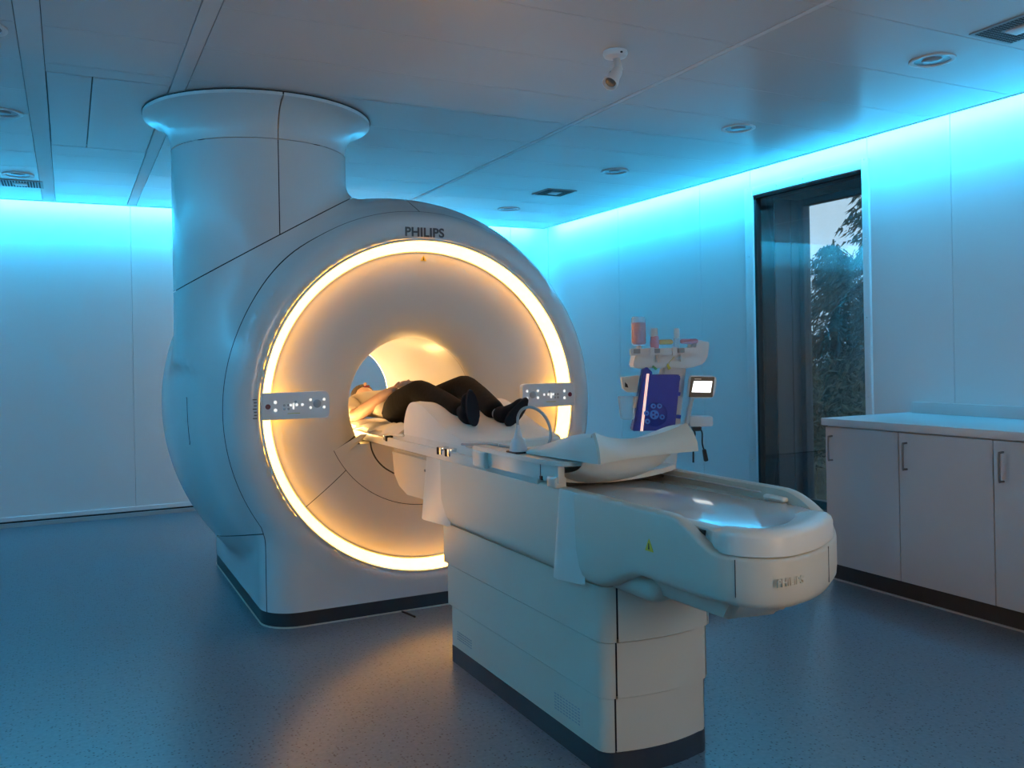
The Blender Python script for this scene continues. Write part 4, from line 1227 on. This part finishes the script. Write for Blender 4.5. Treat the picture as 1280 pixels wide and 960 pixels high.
vent_fix('ceiling_vent', 3.37, 3.64, 6.01, 6.27, 'square perforated ceiling vent with pale centre near the far corner', 12)
vent_fix('ceiling_vent', 3.37, 3.64, 2.14, 2.405, 'square perforated ceiling vent cut by the right edge', 12)
vent_fix('ceiling_vent', -0.42, -0.14, 7.10, 7.36, 'square perforated ceiling vent near the rear wall at the left edge', 12)

sp = empty('spotlight', (2.13, 3.18, CZ)); tag(sp, 'small white adjustable spotlight mounted on the ceiling', 'spotlight')
lathe('canopy', [(.052, CZ - .0005), (.054, CZ - .012), (.048, CZ - .024), (.020, CZ - .030), (.0005, CZ - .031)], 'trim_white', sp, 'z', (2.13, 3.18, 0), 28, caps=False)
box('set_screw', 2.122, 2.130, 3.123, 3.129, CZ - .022, CZ - .016, 'gap_dark', sp)
hdir = Vector((-.62, -.25, -.75)).normalized()
p0 = Vector((2.135, 3.18, CZ - .028)); p1 = p0 + Vector((.012, 0, -.045)); p2 = p1 + hdir * .03
bm = bmesh.new(); tube_into(bm, [p0, p1, p2], .016, 12, [.015, .018, .022]); bm_obj('stem', bm, 'trim_white', sp, smooth=True)
bm = bmesh.new()
lathe_into(bm, [(.0005, 0), (.020, 0), (.024, .012), (.026, .045), (.033, .075), (.034, .098), (.031, .098), (.024, .085), (.0005, .083)], 'z', (0, 0, 0), 24)
Rq = Vector((0, 0, 1)).rotation_difference(hdir).to_matrix().to_4x4()
o = bm_obj('head', bm, 'trim_white', sp, angle=40); o.data.transform(Matrix.Translation(p1 + hdir * .01) @ Rq)
bm = bmesh.new(); lathe_into(bm, [(.024, .0860), (.015, .0905), (.0005, .0915)], 'z', (0, 0, 0), 20)
lz = bm_obj('lens', bm, 'steel', sp, angle=40); lz.data.transform(Matrix.Translation(p1 + hdir * .01) @ Rq)
bm = bmesh.new(); lathe_into(bm, [(.0275, .038), (.0285, .040), (.0285, .052), (.0285, .054)], 'z', (0, 0, 0), 20, 0.4, 2.4)
rb = bm_obj('collar', bm, 'steel', sp, angle=40); rb.data.transform(Matrix.Translation(p1 + hdir * .01) @ Rq)

# ------------------------------------------------------------------ outside the window
gr = box('ground', XO + .3, 45, -6, 40, -0.35, -0.15, 'soil'); struct(gr)
def foliage_mesh(name, pts, size, m, parent, droop=0.0):
    vs_ = []; fs = []
    for (p, d) in pts:
        d = Vector(d).normalized(); s = d.cross(Vector((random.uniform(-1, 1), random.uniform(-1, 1), random.uniform(-1, 1)))).normalized()
        L = size * random.uniform(.6, 1.4); wdt = L * .16
        i = len(vs_)
        vs_ += [p - s * wdt, p + s * wdt, p + d * L - Vector((0, 0, droop * L))]
        fs.append((i, i + 1, i + 2))
    me = bpy.data.meshes.new(name); me.from_pydata([tuple(v) for v in vs_], [], fs)
    o = new_obj(name, me, m, parent); o['kind'] = 'stuff'
    return o
def conifer(x, y, h, rad, label, z0=-.15, dens=1.0, base=.1):
    e_ = empty('conifer_tree', (x, y, z0)); tag(e_, label, 'tree', 'conifers outside the window')
    bm = bmesh.new(); tube_into(bm, [(x, y, z0 - .1), (x + .03, y, z0 + h * .5), (x, y, z0 + h)], .1, 8, [.16, .10, .02]); bm_obj('trunk', bm, 'bark', e_, smooth=True)
    pts = []
    bmb = bmesh.new()
    nl = int(h / .20)
    for k in range(nl):
        t = k / nl; zz = z0 + h * (base + (1 - base) * t)
        R = rad * (1 - t) ** .8 * random.uniform(.7, 1.1) + .15
        for b in range(9):
            a = random.uniform(0, 2 * PI)
            tip = Vector((x + R * math.cos(a), y + R * math.sin(a), zz - R * .35))
            root = Vector((x, y, zz))
            tube_into(bmb, [root, root.lerp(tip, .5) + Vector((0, 0, R * .06)), tip], .012, 4, [.018, .012, .004], caps=False)
            dr = (tip - root).normalized()
            for i in range(int(80 * dens * (R + .3))):
                s = random.uniform(.12, 1.0)
                p = root.lerp(tip, s) + Vector((0, 0, R * .24 * s * (1 - s))) + Vector([random.gauss(0, .05) for _ in range(3)])
                sd_ = dr.cross(Vector((0, 0, 1))) * random.uniform(-1, 1)
                pts.append((p, dr * .6 + sd_ + Vector((0, 0, random.uniform(-.7, .1)))))
    o = bm_obj('branches', bmb, 'bark', e_); o['kind'] = 'stuff'
    foliage_mesh('needles', pts, .11, 'needle_green', e_, .2)
conifer(10.6, 7.75, 10.5, 1.9, 'tall dark conifer outside the window nearest the right pane edge')
conifer(15.2, 14.2, 3.9, 1.8, 'lower dark conifer outside the window below the bright sky')
conifer(20.5, 16.2, 11.5, 2.4, 'more distant tall conifer behind the others outside the window')
def shrub(x, y, r, h, label):
    e_ = empty('shrub', (x, y, -.15)); tag(e_, label, 'shrub', 'shrubs outside the window')
    bm = bmesh.new()
    pts = []
    for k in range(26):
        a = random.uniform(0, 2 * PI); rr = random.uniform(.2, 1) * r; hh = h * random.uniform(.6, 1.0)
        p0_ = Vector((x, y, -.2)); p2_ = Vector((x + rr * math.cos(a), y + rr * math.sin(a), -.15 + hh))
        pm = p0_.lerp(p2_, .5) + Vector((0, 0, .15))
        tube_into(bm, [p0_, pm, p2_], .01, 4, [.012, .008, .003], caps=False)
        for i in range(70):
            s = random.uniform(.3, 1.0); q = p0_.lerp(p2_, s) + Vector([random.gauss(0, .12) for _ in range(3)])
            pts.append((q, Vector([random.gauss(0, 1) for _ in range(3)])))
    o = bm_obj('stems', bm, 'dry_grass', e_); o['kind'] = 'stuff'
    foliage_mesh('leaves', pts, .11, 'shrub_green', e_)
shrub(7.3, 6.0, .8, 1.0, 'low twiggy shrub close to the window glass')
shrub(7.6, 7.6, .7, 1.3, 'leafy shrub behind the low twiggy one outside')
shrub(12.6, 11.6, 1.0, 1.3, 'dark shrub far outside between the conifers')
gp = []
bm = bmesh.new()
for k in range(420):
    x = random.uniform(5.6, 9.5); y = random.uniform(3.9, 8.2); h = random.uniform(.2, .65)
    bx_ = random.gauss(0, .1); by_ = random.gauss(0, .1)
    vs3 = [bm.verts.new(p) for p in ((x - .005, y, -.16), (x + .005, y, -.16), (x + bx_, y + by_, -.15 + h))]
    bm.faces.new(vs3)
go = bm_obj('wild_grass', bm, 'dry_grass'); tag(go, 'thin dry grass stalks growing outside below the window', 'grass', None, 'stuff')
